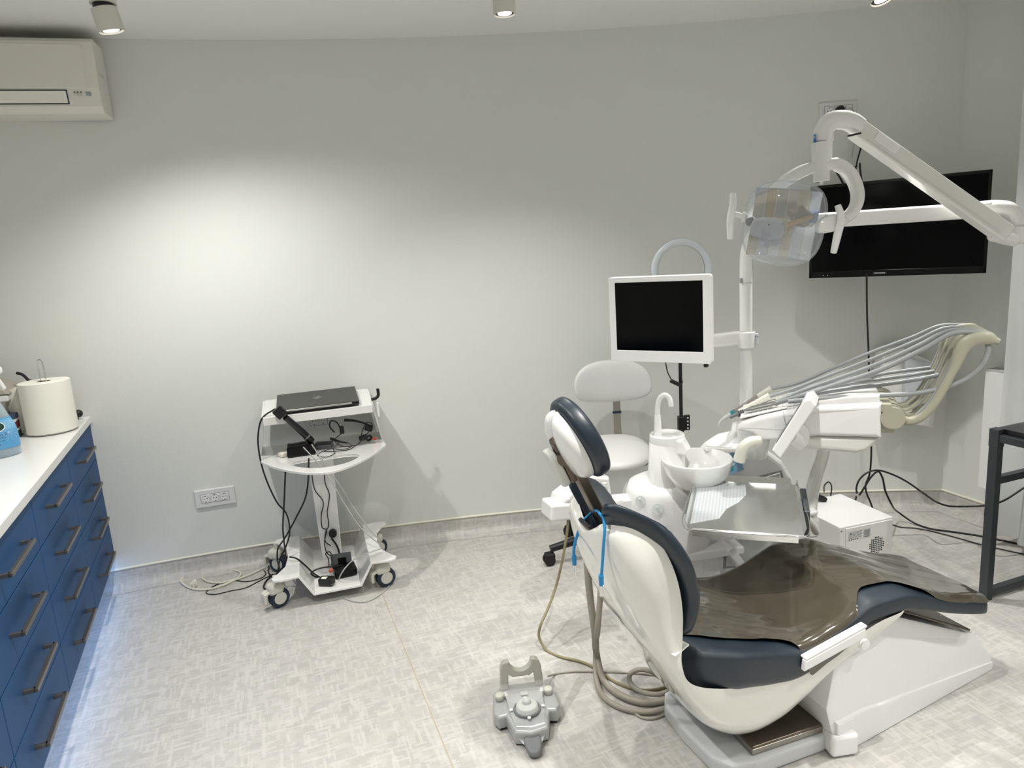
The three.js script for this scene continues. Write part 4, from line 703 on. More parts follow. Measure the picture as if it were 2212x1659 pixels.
  const card = canvasTex(256, 200, (c) => { c.fillStyle = '#8fb6d4'; c.fillRect(0, 0, 256, 200); for (const [x, y, r, k] of [[120, 70, 26, '#e8e22f'], [150, 150, 22, '#2aa6ae'], [215, 80, 9, '#17366f'], [60, 40, 18, '#c9dcea'], [190, 40, 14, '#5f8fbd'], [80, 110, 16, '#bcd3e6'], [180, 110, 12, '#d7e3ee'], [40, 150, 15, '#6d9cc6']]) { c.fillStyle = k; c.beginPath(); c.arc(x, y, r, 0, 7); c.fill(); } c.strokeStyle = '#4d83ad'; c.lineWidth = 4; c.beginPath(); c.moveTo(0, 170); c.lineTo(256, 110); c.stroke(); });
  const cd = thing('dotted_card', 'light blue dotted card leaning behind the spittoon bowl', 'card', [0.868, 0.655, -2.747], 0.05);
  part(cd, 'card', at(box(0.12, 0.09, 0.002, 0.0005, 1), 0, 0, 0, 0, 0, 0.32), std(0xffffff, 0.5, 0, { map: card }));
  // suction holder arm
  const s = thing('suction_holder', 'white suction holder arm with two grey handpieces', 'instrument holder', [0, 0, 0]);
  part(s, 'swing_arm', tube([[0.5, 0.525, -2.72], [0.44, 0.535, -2.73], [0.37, 0.53, -2.74], [0.31, 0.525, -2.75]], 0.032, 24, 18), M.white);
  part(s, 'arm_knuckle', at(cyl(0.04, 0.044, 0.1, 28), 0.44, 0.5, -2.73), M.white);
  part(s, 'holder_body', at(prism([[-0.14, -0.01], [-0.12, 0.045], [0.02, 0.12], [0.1, 0.1], [0.11, 0.02], [0.07, -0.02], [-0.02, -0.045], [-0.05, -0.07], [-0.07, -0.03]], 0.12, 0.018, { seg: 4 }), 0.265, 0.54, -2.76, 0, 0.35, 0), M.gloss);
  part(s, 'side_box', at(box(0.12, 0.07, 0.11, 0.012, 4), 0.16, 0.535, -2.7, 0, 0.35, -0.12), M.gloss);
  part(s, 'pusher_knob', at(lathe([[0, 0], [0.016, 0], [0.016, 0.012], [0.012, 0.02], [0, 0.022]], 24), 0.19, 0.57, -2.68), M.white);
  for (const [x, y, z, k] of [[0.302, 0.625, -2.66, 0.9], [0.337, 0.615, -2.6, 1.1]]) {
    const h = part(s, 'suction_handpiece', at(lathe([[0, -0.08 * k], [0.009, -0.08 * k], [0.011, -0.03], [0.0125, 0.0], [0.012, 0.03 * k], [0.0095, 0.045 * k], [0, 0.046 * k]], 24), x, y, z), M.lightgrey);
    part(h, 'tip_ring', at(new THREE.TorusGeometry(0.0075, 0.0028, 8, 20), x, y + 0.046 * k, z, Math.PI / 2), M.ivory);
    part(h, 'slider', at(box(0.008, 0.02, 0.006, 0.002), x + 0.002, y + 0.005, z + 0.012), M.grey);
  }
}

// ------------------------------------------------------------------ monitor on the pole
{
  const t = thing('patient_monitor', 'white-framed monitor with black screen on the lamp pole', 'monitor', [0.578, 1.29, -2.655], R(-33));
  part(t, 'housing', box(0.405, 0.335, 0.045, 0.014, 4), M.white, [0, 0, -0.018]);
  part(t, 'screen', at(box(0.352, 0.268, 0.004, 0.001, 1), 0, 0.012, 0.004), M.screen);
  part(t, 'frame', (() => { const o = shapeOf([[-0.2, -0.165], [0.2, -0.165], [0.2, 0.165], [-0.2, 0.165]]); o.holes.push(new THREE.Path([[-0.174, -0.121], [-0.174, 0.145], [0.174, 0.145], [0.174, -0.121]].map(p => new THREE.Vector2(...p)))); return at(prism(o, 0.006, 0.001), 0, 0, 0.0055); })(), M.white);
  part(t, 'knob', at(lathe([[0, -0.012], [0.008, -0.01], [0.01, 0], [0, 0.002]], 20), 0.175, -0.172, -0.02), M.black);
  part(t, 'back_mount', at(box(0.1, 0.1, 0.03, 0.006), 0, 0, -0.055), M.white);
  const a = thing('monitor_arm', 'white bracket arm clamped round the lamp pole', 'bracket', [0.981, 0, -2.85], 0);
  part(a, 'clamp', at(lathe([[0.0262, 1.125], [0.036, 1.127], [0.037, 1.13], [0.037, 1.19], [0.036, 1.194], [0.0262, 1.196], [0.0262, 1.125]], 40)), M.gloss);
  part(a, 'arm', deform(at(box(0.36, 0.05, 0.045, 0.012, 4), -0.2, 1.165, 0.03, 0, 0.22, 0), (x, y, z) => [x, 1.168 + (y - 1.165) * lerp(1.25, 0.8, Math.min(1, -x / 0.35)), z]), M.gloss);
  const tg = canvasTex(64, 128, (c) => { c.fillStyle = '#cdd2d6'; c.fillRect(0, 0, 64, 128); c.fillStyle = '#3a5f8c'; c.fillRect(12, 26, 40, 12); c.fillRect(12, 44, 26, 6); });
  part(a, 'tag', at(box(0.012, 0.045, 0.02, 0.003), 0.035, 1.163, 0.018, 0, 0.5, 0), std(0xffffff, 0.5, 0, { map: tg }));
}

// ------------------------------------------------------------------ operating lamp with its arms
{
  const t = thing('operating_lamp', 'dental operating lamp with clear round cover and curved handles', 'operating lamp', [0, 0, 0]);
  const bar = (a, b, w, h, r = 0.012) => { const A = V(...a), B = V(...b), d = B.clone().sub(A), g = box(d.length(), h, w, r, 4); const x = d.clone().normalize(), z = V(0, 1, 0).cross(x).negate().normalize(), zz = x.clone().cross(V(0, 1, 0)).normalize(), y = zz.clone().cross(x).normalize(); g.applyMatrix4(new THREE.Matrix4().makeBasis(x, y, zz)); const m = A.add(B).multiplyScalar(0.5); g.translate(m.x, m.y, m.z); return g; };
  part(t, 'lower_arm', bar([1.16, 1.622, -2.807], [1.79, 1.62, -2.59], 0.055, 0.058), M.gloss);
  part(t, 'elbow', tube([[1.74, 1.62, -2.605], [1.8, 1.622, -2.587], [1.845, 1.61, -2.575], [1.862, 1.575, -2.57], [1.862, 1.54, -2.57]], 0.031, 40, 20), M.gloss);
  part(t, 'elbow_joint', at(lathe([[0, 1.485], [0.034, 1.49], [0.04, 1.505], [0.04, 1.548], [0.036, 1.556], [0, 1.556]], 36), 1.862, 0, -2.57), M.gloss);
  part(t, 'joint_knuckle', at(deform(box(0.11, 0.055, 0.06, 0.024, 5), (x, y, z) => [x, y, z]), 1.822, 1.52, -2.56, 0, 0, -0.3), M.gloss);
  part(t, 'spring_arm', bar([1.262, 1.925, -2.545], [1.82, 1.528, -2.552], 0.062, 0.062, 0.008), M.cream);
  part(t, 'arm_inset', (() => { const g = box(0.095, 0.03, 0.004, 0.0018, 3); g.rotateZ(-0.617); g.translate(1.357, 1.868, -2.513); return g; })(), M.white);
  part(t, 'arm_seam', (() => { const g = box(0.6, 0.002, 0.001, 0.0004, 1); g.rotateZ(-0.617); g.translate(1.53, 1.713, -2.514); return g; })(), M.lightgrey);
  part(t, 'head_knuckle', join(tube([[1.137, 1.885, -2.52], [1.138, 1.925, -2.52], [1.16, 1.95, -2.52], [1.2, 1.955, -2.523], [1.24, 1.945, -2.53], [1.265, 1.93, -2.535]], 0.034, 50, 24)), M.gloss);
  part(t, 'cable_exit', at(box(0.045, 0.006, 0.012, 0.002), 1.235, 1.902, -2.5, 0, 0, 0.15), M.black);
  part(t, 'swivel_post', at(lathe([[0.0, 1.752], [0.026, 1.752], [0.028, 1.756], [0.028, 1.815], [0.033, 1.82], [0.0345, 1.885], [0.033, 1.887], [0, 1.887]], 40), 1.133, 0, -2.52), M.gloss);
  part(t, 'post_gap', at(cyl(0.0335, 0.0335, 0.002, 36), 1.134, 1.888, -2.52), M.midgrey);
  const badge = canvasTex(64, 96, (c) => { c.fillStyle = '#1d6fb8'; c.fillRect(0, 0, 64, 96); c.fillStyle = '#e2eef8'; for (let i = 0; i < 5; i++) { const a = i * 1.2566; c.beginPath(); c.arc(32 + 13 * Math.cos(a), 34 + 13 * Math.sin(a), 8, 0, 7); c.fill(); } });
  part(t, 'badge', at(box(0.006, 0.028, 0.02, 0.003), 1.1, 1.898, -2.506, 0, -0.5, 0), std(0xffffff, 0.4, 0, { map: badge }));
  // horseshoe yoke
  const yokeR = [[1.135, 1.806, -2.515], [1.175, 1.808, -2.505], [1.21, 1.785, -2.495], [1.232, 1.74, -2.48], [1.235, 1.69, -2.463], [1.215, 1.648, -2.447], [1.175, 1.62, -2.435], [1.13, 1.606, -2.428]];
  const yokeL = [[1.135, 1.806, -2.515], [1.09, 1.8, -2.54], [1.05, 1.78, -2.57], [1.0, 1.74, -2.6], [0.95, 1.69, -2.6], [0.91, 1.65, -2.57], [0.885, 1.632, -2.53]];
  const flat = (pts) => { const c = curve(pts), n = 60, fr = c.computeFrenetFrames(n), ring = [[-0.018, -0.02], [0.012, -0.023], [0.02, -0.014], [0.02, 0.014], [0.012, 0.023], [-0.018, 0.02], [-0.021, 0]]; return grid(n, ring.length, (u, v) => { const i = Math.round(u * n), q = ring[Math.round(v * ring.length) % ring.length], p = c.getPointAt(u), k = 1 - 0.25 * u, T = fr.tangents[i], Z = V(0.33, 0, 0.94), N = Z.clone().cross(T).normalize(), B = T.clone().cross(N).normalize(); return p.addScaledVector(N, q[0] * k).addScaledVector(B, q[1] * k).toArray(); }); };
  const ym = new THREE.MeshPhysicalMaterial({ color: 0xececea, roughness: 0.2, clearcoat: 0.8, clearcoatRoughness: 0.06, side: THREE.DoubleSide });
  part(t, 'yoke_arm', flat(yokeR), ym); part(t, 'yoke_arm', flat(yokeL), ym);
  part(t, 'yoke_screw', at(cyl(0.006, 0.008, 0.01, 14), 1.133, 1.748, -2.52), M.chrome);
  part(t, 'head_joint', at(prism([[-0.055, -0.02], [0.03, -0.022], [0.055, 0.0], [0.03, 0.025], [-0.05, 0.018]], 0.04, 0.012, { smooth: true }), 1.128, 1.607, -2.42, 0, 0.2, 0.12), M.gloss);
  part(t, 'head_cover', smooth(at(deform(new THREE.SphereGeometry(1, 30, 20, 0, Math.PI * 2, 0, Math.PI / 2), (x, y, z) => [x * 0.06, z * 0.06, -y * 0.07]), 1.075, 1.645, -2.555, 0, -0.35, 0)), M.gloss);
  // clear head: rounded glass shell, faceted reflector, bulb shield
  const hc = [0.985, 1.617, -2.48], tilt = [-0.28, 0.28 - 0.62, 0.1];
  const H = new THREE.Group(); H.name = 'lamp_head'; t.add(H); H.position.set(...hc); H.rotation.set(0.22, -0.42, -0.08);
  const squ = (x, y, w, h) => { const n = Math.pow(Math.pow(Math.abs(x), 2.9) + Math.pow(Math.abs(y), 2.9), 1 / 2.9) || 1, l = Math.hypot(x, y) || 1; return [x / n * l * w, y / n * l * h]; };
  const dome = (w, h, d, back) => smooth(deform(new THREE.SphereGeometry(1, 48, 28), (x, y, z) => { const [X, Y] = squ(x, y, w, h); return [X, Y, z > 0 ? z * d : z * back]; }));
  const clear = new THREE.MeshPhysicalMaterial({ color: 0xf3f5f7, roughness: 0.03, transmission: 0.84, thickness: 0, ior: 1.5, side: THREE.DoubleSide });
  part(H, 'clear_cover', dome(0.132, 0.144, 0.075, 0.055), clear);
  part(H, 'cover_rim', deform(new THREE.TorusGeometry(1, 0.028, 10, 64), (x, y, z) => { const [X, Y] = squ(x, y, 0.133, 0.145); return [X, Y, z * 0.16]; }), clear);
  const refl = (x0, x1, y0, y1, tone) => grid(14, 14, (u, v) => { const x = lerp(x0, x1, u), y = lerp(y0, y1, v); return [x, y, -0.04 + 2.2 * (x * x + y * y)]; });
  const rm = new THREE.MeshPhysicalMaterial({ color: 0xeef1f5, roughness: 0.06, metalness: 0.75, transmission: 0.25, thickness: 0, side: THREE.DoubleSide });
  const facets = 6, facetReflectionMat = [rm, new THREE.MeshPhysicalMaterial({ color: 0xe9e2cf, roughness: 0.06, metalness: 0.75, transmission: 0.25, thickness: 0, side: THREE.DoubleSide }), new THREE.MeshPhysicalMaterial({ color: 0xe0e6f0, roughness: 0.06, metalness: 0.75, transmission: 0.25, thickness: 0, side: THREE.DoubleSide })];  // beige and bluish tints paint reflections into the facet colours
  for (let i = 0; i < facets; i++) { const x0 = lerp(-0.108, 0.108, i / facets), x1 = lerp(-0.108, 0.108, (i + 1) / facets) - 0.001; part(H, 'reflector_facet', refl(x0, x1, 0.008, 0.118), facetReflectionMat[i % 3]); part(H, 'reflector_facet', refl(x0, x1, -0.118, -0.008), facetReflectionMat[(i + 1) % 3]); }
  part(H, 'bulb_shield', prism([[-0.055, -0.026], [0.045, -0.03], [0.05, 0.02], [0.04, 0.03], [-0.045, 0.03], [-0.058, 0.01]], 0.03, 0.01, { smooth: true, seg: 5 }), std(0xa3a6ac, 0.35), [-0.045, -0.01, 0.05]);
  part(H, 'shield_back', box(0.09, 0.05, 0.02, 0.006), std(0xbfae92, 0.5), [-0.03, -0.002, 0.03]);
  for (let i = 0; i < 4; i++) part(H, 'vent_slit', box(0.012, 0.003, 0.003, 0.001, 1), M.black, [-0.006, 0.012 - i * 0.011, 0.063]);
  part(H, 'shield_screw', at(cyl(0.003, 0.003, 0.003, 12), 0, 0, 0, Math.PI / 2), M.black, [-0.045, 0.006, 0.066]);
  part(H, 'bulb_stem', tube([[0.0, 0.0, 0.03], [0.04, 0.012, 0.01], [0.085, 0.028, -0.02]], 0.0085, 20, 14), std(0xb49a78, 0.4, 0.3));
  part(H, 'lamp_socket', at(cyl(0.033, 0.024, 0.04, 28), 0.05, 0.018, -0.03, 1.2, 0, -0.6), std(0x8e8a80, 0.35, 0.6));
  for (const [sgn, y] of [[-1, 0.012], [1, 0.0]]) {
    part(H, 'handle', capped(curve([[sgn * 0.172 - 0.012, 0.078 + y, 0.0], [sgn * 0.178, 0.04 + y, 0.012], [sgn * 0.178, -0.01 + y, 0.018], [sgn * 0.174 + 0.004, -0.08 + y, 0.008]]), u => 0.0105 + 0.003 * Math.sin(u * Math.PI), 30, 14), M.white);
    part(H, 'handle_bracket', join(at(box(0.05, 0.018, 0.016, 0.004), sgn * 0.148, 0.004 + y, 0.004, 0, 0, sgn * 0.15), at(box(0.014, 0.034, 0.022, 0.003), sgn * 0.134, 0.0 + y, 0.004)), M.white);
  }
}

// ------------------------------------------------------------------ instrument delivery unit (local x to the right, z to the camera)
const DEL = { pos: [1.26, 0, -2.3], turn: R(-22) };
{
  const t = thing('delivery_unit', 'white instrument delivery unit with four hose arms above the chair', 'delivery unit', DEL.pos, DEL.turn);
  const side = [[-0.482, 0.872], [-0.476, 0.892], [-0.462, 0.905], [-0.4, 0.93], [-0.32, 0.952], [-0.2, 0.978], [0.0, 0.992], [0.002, 0.868], [-0.2, 0.866], [-0.33, 0.845], [-0.395, 0.838], [-0.42, 0.86]];
  part(t, 'body', deform(prism(side, 0.36, 0.022, { seg: 5, size: 0.018 }), (x, y, z) => { const k = lerp(1.0, 0.86, Math.max(0, Math.min(1, (-x - 0.15) / 0.33))); return [x, y, z * k - 0.18]; }), M.white);
  part(t, 'top_cover', deform(prism([[-0.3, 0.95], [-0.2, 0.992], [-0.1, 1.008], [-0.006, 1.014], [-0.004, 0.98], [-0.3, 0.94]], 0.31, 0.008), (x, y, z) => [x, y + 0.012 * Math.cos(z * 9), z - 0.18]), M.gloss);
  part(t, 'belly', deform(prism([[-0.34, 0.86], [-0.004, 0.866], [-0.018, 0.838], [-0.045, 0.812], [-0.075, 0.803], [-0.27, 0.814], [-0.33, 0.828]], 0.33, 0.02, { seg: 4 }), (x, y, z) => [x, y, z - 0.18]), M.cream);
  part(t, 'nose_mat', at(box(0.17, 0.006, 0.27, 0.003), -0.385, 0.94, -0.17, 0, 0, 0.27), std(0xe6e6e2, 0.7));
  for (let i = 0; i < 9; i++) part(t, 'mat_rib', at(box(0.004, 0.003, 0.26, 0.001, 1), -0.455 + i * 0.017, 0.9245 + i * 0.0047, -0.17, 0, 0, 0.27), M.white);
  part(t, 'seam', at(box(0.0015, 0.11, 0.002, 0.0005, 1), -0.305, 0.905, 0.0, 0, 0, 0.22), M.grey);
  part(t, 'nose_cup', at(lathe([[0, 0.71], [0.05, 0.72], [0.062, 0.8], [0.066, 0.86], [0, 0.87]], 30), -0.425, 0, -0.2), M.white);
  part(t, 'grip', capped(curve([[-0.395, 0.845, 0.0], [-0.43, 0.842, 0.02], [-0.45, 0.825, 0.03], [-0.462, 0.79, 0.03], [-0.466, 0.772, 0.03]]), u => 0.019 + 0.003 * u, 30, 18), M.ivory);
  // touch panel on a knuckle, leaning towards the operator
  part(t, 'panel_knuckle', join(at(cyl(0.033, 0.033, 0.05, 32), -0.262, 0.878, 0.02, Math.PI / 2), at(cyl(0.026, 0.03, 0.06, 28), -0.275, 0.866, 0.035, 0.9, 0, 0.6)), M.white);
  const pn = part(t, 'touch_panel', at(prism([[-0.115, -0.02], [0.11, -0.022], [0.122, 0.004], [0.105, 0.02], [-0.105, 0.018]], 0.14, 0.006), 0, 0, 0), M.white, [-0.278, 0.92, 0.03], [0, -0.1, 1.06]);
  part(pn, 'panel_screen', box(0.16, 0.003, 0.1, 0.001, 1), std(0x3a3d42, 0.25), [0.0, 0.0185, 0.0]);
  // arm post down to the swing arm
  part(t, 'arm_post', capped(curve([[-0.165, 0.83, -0.15], [-0.178, 0.75, -0.15], [-0.205, 0.64, -0.15], [-0.215, 0.53, -0.15], [-0.215, 0.45, -0.15]]), u => 0.022 + 0.002 * Math.sin(u * 3), 40, 24), M.cream);
  part(t, 'post_socket', at(lathe([[0, 0.43], [0.029, 0.43], [0.03, 0.436], [0.03, 0.49], [0.0275, 0.505], [0, 0.505]], 32), -0.215, 0, -0.15), M.white);
  part(t, 'swing_arm', tube([[-0.215, 0.455, -0.15], [-0.3, 0.455, -0.22], [-0.4, 0.45, -0.33], [-0.5, 0.44, -0.4]], 0.028, 30, 18), M.white);
  part(t, 'tray_lever', at(box(0.06, 0.02, 0.035, 0.008), -0.222, 0.535, -0.11, 0, 0.5, 0.1), M.white);
  // hose arms at the rear
  part(t, 'rear_bracket', at(box(0.045, 0.05, 0.3, 0.006), 0.022, 0.905, -0.18), M.whip);
  const discs = [-0.035, -0.105, -0.175, -0.245, -0.315];
  const armPts = [[0.062, 0.93], [0.09, 0.925], [0.12, 0.94], [0.155, 0.985], [0.185, 1.05], [0.212, 1.12], [0.227, 1.172], [0.24, 1.196], [0.262, 1.208], [0.3, 1.21], [0.328, 1.198]];
  discs.forEach((z, i) => {
    part(t, 'arm_hub', at(cyl(0.038, 0.038, 0.058, 32), 0.034, 0.94, z, Math.PI / 2), M.whip);
    part(t, 'hub_block', at(box(0.036, 0.03, 0.056, 0.004), 0.012, 0.975, z), M.whip);
    if (i > 3) return;
    const c = curve(armPts.map(([x, y]) => [x, y, 0])), n = 60;
    const th = u => (0.0125 + 0.007 * Math.max(0, Math.min(1, (u - 0.55) / 0.2))) * (u > 0.93 ? Math.max(0.5, Math.sqrt((1 - u) / 0.07)) : 1);
    const fr = [...Array(n + 1)].map((_, k) => [c.getPointAt(k / n), c.getTangentAt(k / n)]);
    const ring = [[-1, -1], [0, -1.05], [1, -1], [1.1, 0], [1, 1], [0, 1.05], [-1, 1], [-1.1, 0]];
    const a = part(t, 'hose_arm', grid(n, 8, (u, v) => { const k = Math.round(u * n), [p, T] = fr[k], q = ring[Math.round(v * 8) % 8], w = 0.0155; return [p.x - T.y * q[0] * th(u), p.y + T.x * q[0] * th(u), z + q[1] * w * (0.8 + 0.3 * u)]; }), new THREE.MeshPhysicalMaterial({ color: 0xaba996, roughness: 0.36, clearcoat: 0.3, side: THREE.DoubleSide }));
    part(a, 'hose_groove', tube(armPts.slice(2, 9).map(([x, y]) => [x - 0.012, y + 0.006, z]), 0.006, 40, 8), M.grey);
  });
  // hoses over the arms to the instruments, each with its handpiece
  const hp = [
    { z: -0.05, end: [-0.36, 0.962, -0.075], dir: -0.3, r: 0.0085 }, { z: -0.11, end: [-0.345, 0.966, -0.105], r: 0.0075 }, { z: -0.185, end: [-0.37, 0.968, -0.185], r: 0.0065 }, { z: -0.26, end: [-0.365, 0.985, -0.25], r: 0.0065 }];
  hp.forEach((k, i) => {
    const z0 = discs[i], r = k.r;
    const over = [[0.262, 1.208 + 0.012 + r, z0], [0.2, 1.208 + 0.01 + r, z0], [0.12, 1.175 + 0.004 * i, z0], [0.0, 1.105 + 0.01 * i, lerp(z0, k.z, 0.5)], [-0.15, 1.045 + 0.006 * i, k.z], [-0.27, 1.0 + 0.002 * i, k.z], k.end];
    const h = part(t, 'hose', tube([[0.318, 1.2, z0], [0.3, 1.218 + r * 0.6, z0], ...over], r, 110, 12), M.hose);
    if (i === 0) part(t, 'hose', tube([[0.3, 1.196, z0], [0.302, 1.17, z0 + 0.006], [0.285, 1.12, z0 + 0.012], [0.245, 1.075, z0 + 0.008], [0.19, 1.045, z0], [0.1, 1.02, z0 - 0.01], [-0.02, 1.01, z0 - 0.01], [-0.2, 0.999, z0], [-0.3, 0.985, z0]], r, 110, 12), M.hose);
    else part(t, 'hose', tube([[0.19, 1.075, z0], [0.1, 1.05 + 0.004 * i, z0], [0.0, 1.034 + 0.004 * i, z0 + 0.01], [-0.12, 1.022, z0 + 0.02], [-0.24, 1.0, z0 + 0.03], [-0.3, 0.982, z0 + 0.02]], r, 90, 12), M.hose);
  });
  const inst = (x, y, z, rot, build) => { const g = new THREE.Group(); g.name = 'handpiece'; t.add(g); g.position.set(x, y, z); g.rotation.set(0, rot[0], rot[1]); build(g); };
  // scaler with a hooked tip (local -x is the tip)
  inst(-0.365, 0.985, -0.25, [0.0, 0.62], g => {
    part(g, 'coupling', at(cyl(0.0115, 0.0125, 0.06, 20), -0.025, 0, 0, 0, 0, Math.PI / 2), M.ivory);
    part(g, 'sleeve', at(cyl(0.0095, 0.0115, 0.11, 20), -0.11, 0, 0, 0, 0, Math.PI / 2), std(0x8d8581, 0.35));
    part(g, 'blue_ring', at(cyl(0.0115, 0.0115, 0.018, 20), -0.172, 0, 0, 0, 0, Math.PI / 2), M.teal);
    part(g, 'tip', capped(curve([[-0.18, 0, 0], [-0.215, 0, 0], [-0.24, -0.004, 0], [-0.252, -0.014, 0], [-0.252, -0.026, 0]]), u => 0.009 * Math.pow(1 - u, 0.8) + 0.0014, 30, 12), M.lightgrey);
  });
  inst(-0.37, 0.968, -0.185, [0.0, 0.52], g => {
    part(g, 'sleeve', at(cyl(0.0105, 0.0145, 0.13, 20), -0.06, 0, 0, 0, 0, Math.PI / 2), std(0xd6d6cb, 0.4));
    part(g, 'button', at(cyl(0.003, 0.003, 0.004, 12), -0.05, 0.014, 0), M.grey);
    part(g, 'nozzle', at(cyl(0.006, 0.0095, 0.045, 16), -0.145, -0.004, 0, 0, 0, Math.PI / 2), M.midgrey);
  });
  inst(-0.345, 0.966, -0.105, [0.0, 0.36], g => {
    part(g, 'turbine_body', at(cyl(0.011, 0.013, 0.11, 20), -0.05, 0, 0, 0, 0, Math.PI / 2), M.brushed);
    for (let i = 0; i < 3; i++) part(g, 'grip_ring', at(cyl(0.0135, 0.0135, 0.006, 20), -0.02 - i * 0.022, 0, 0, 0, 0, Math.PI / 2), M.steel);
    part(g, 'coupling_end', at(cyl(0.0115, 0.0115, 0.04, 16), -0.125, 0, 0, 0, 0, Math.PI / 2), M.midgrey);
    for (let i = 0; i < 4; i++) part(g, 'end_ring', at(cyl(0.012, 0.012, 0.003, 16), -0.112 - i * 0.008, 0, 0, 0, 0, Math.PI / 2), M.black);
  });
  inst(-0.36, 0.962, -0.07, [-0.05, 0.27], g => {
    part(g, 'motor_body', at(cyl(0.0125, 0.0125, 0.085, 20), -0.03, 0, 0, 0, 0, Math.PI / 2), M.steel);
    part(g, 'motor_collar', at(cyl(0.014, 0.014, 0.012, 20), 0.012, 0, 0, 0, 0, Math.PI / 2), M.chrome);
    part(g, 'motor_nose', at(cyl(0.0075, 0.011, 0.025, 20), -0.085, 0, 0, 0, 0, Math.PI / 2), M.chrome);
  });
}
// ------------------------------------------------------------------ steel instrument tray
{
  const t = thing('instrument_tray', 'empty polished steel tray hovering above the chair seat', 'tray', [0.786, 0.66, -2.297], R(-19.3));
  const W = 0.352, D = 0.47;
  part(t, 'tray_floor', at(box(W, 0.002, D, 0.0008, 1), 0, 0, 0), M.mirror);
  for (const s of [-1, 1]) {
    part(t, 'tray_side', at(box(0.0015, 0.026, D - 0.02, 0.0006, 1), s * (W / 2 + 0.004), 0.01, 0, 0, 0, -s * 0.35), M.mirror);
    part(t, 'tray_end', at(box(W - 0.03, 0.026, 0.0015, 0.0006, 1), 0, s < 0 ? 0.011 : -0.012, s * (D / 2 + 0.003), s < 0 ? -0.3 : 0.05, 0, 0), M.mirror);
  }
  part(t, 'tray_rim', tube([[-W / 2 - 0.007, 0.02, -D / 2 + 0.01], [-W / 2 - 0.008, 0.0, D / 2], [-W / 2 + 0.03, -0.002, D / 2 + 0.006], [0, -0.002, D / 2 + 0.006], [W / 2 - 0.03, -0.002, D / 2 + 0.006], [W / 2 + 0.008, 0.0, D / 2], [W / 2 + 0.007, 0.02, -D / 2 + 0.01]], 0.002, 90, 8), M.chrome);
  const slip = thing('tray_mat', 'thin dimpled mat lying on the left of the steel tray', 'tray mat', [0.786, 0.6615, -2.297], R(-19.3));
  const mat = dataTex(128, (x, y) => { const a = ((x % 16) - 8) / 8, b = (((y + ((x >> 4) & 1) * 8) % 16) - 8) / 8, v = Math.hypot(a, b) < 0.7 ? 205 : 232; return [v, v + 2, v + 4]; });
  mat.repeat.set(11, 11);
  part(slip, 'mat', prism([[-0.17, 0.225], [0.0, 0.225], [0.005, 0.1], [-0.02, 0.02], [-0.06, -0.05], [-0.08, -0.14], [-0.17, -0.2]].map(([x, y]) => [x, y]), 0.001, 0.0003).rotateX(-Math.PI / 2), std(0xd5d8d9, 0.35, 0.2, { map: mat }));
  const b = thing('tray_support', 'dark grey tray bracket joining the steel tray to the post', 'bracket', [0.786, 0.66, -2.297], R(-19.3));
  part(b, 'bracket', at(box(0.02, 0.09, 0.2, 0.004), W / 2 + 0.022, -0.03, -0.05, 0.05, 0, 0), M.darkmetal);
  part(b, 'rail', at(box(0.14, 0.016, 0.03, 0.004), 0.11, -0.022, -0.05), M.darkmetal);
  part(b, 'strut', tube([[W / 2 + 0.02, -0.05, -0.06], [W / 2 + 0.05, -0.1, -0.11], [W / 2 + 0.07, -0.15, -0.16]], 0.014, 20, 12), M.white);
}
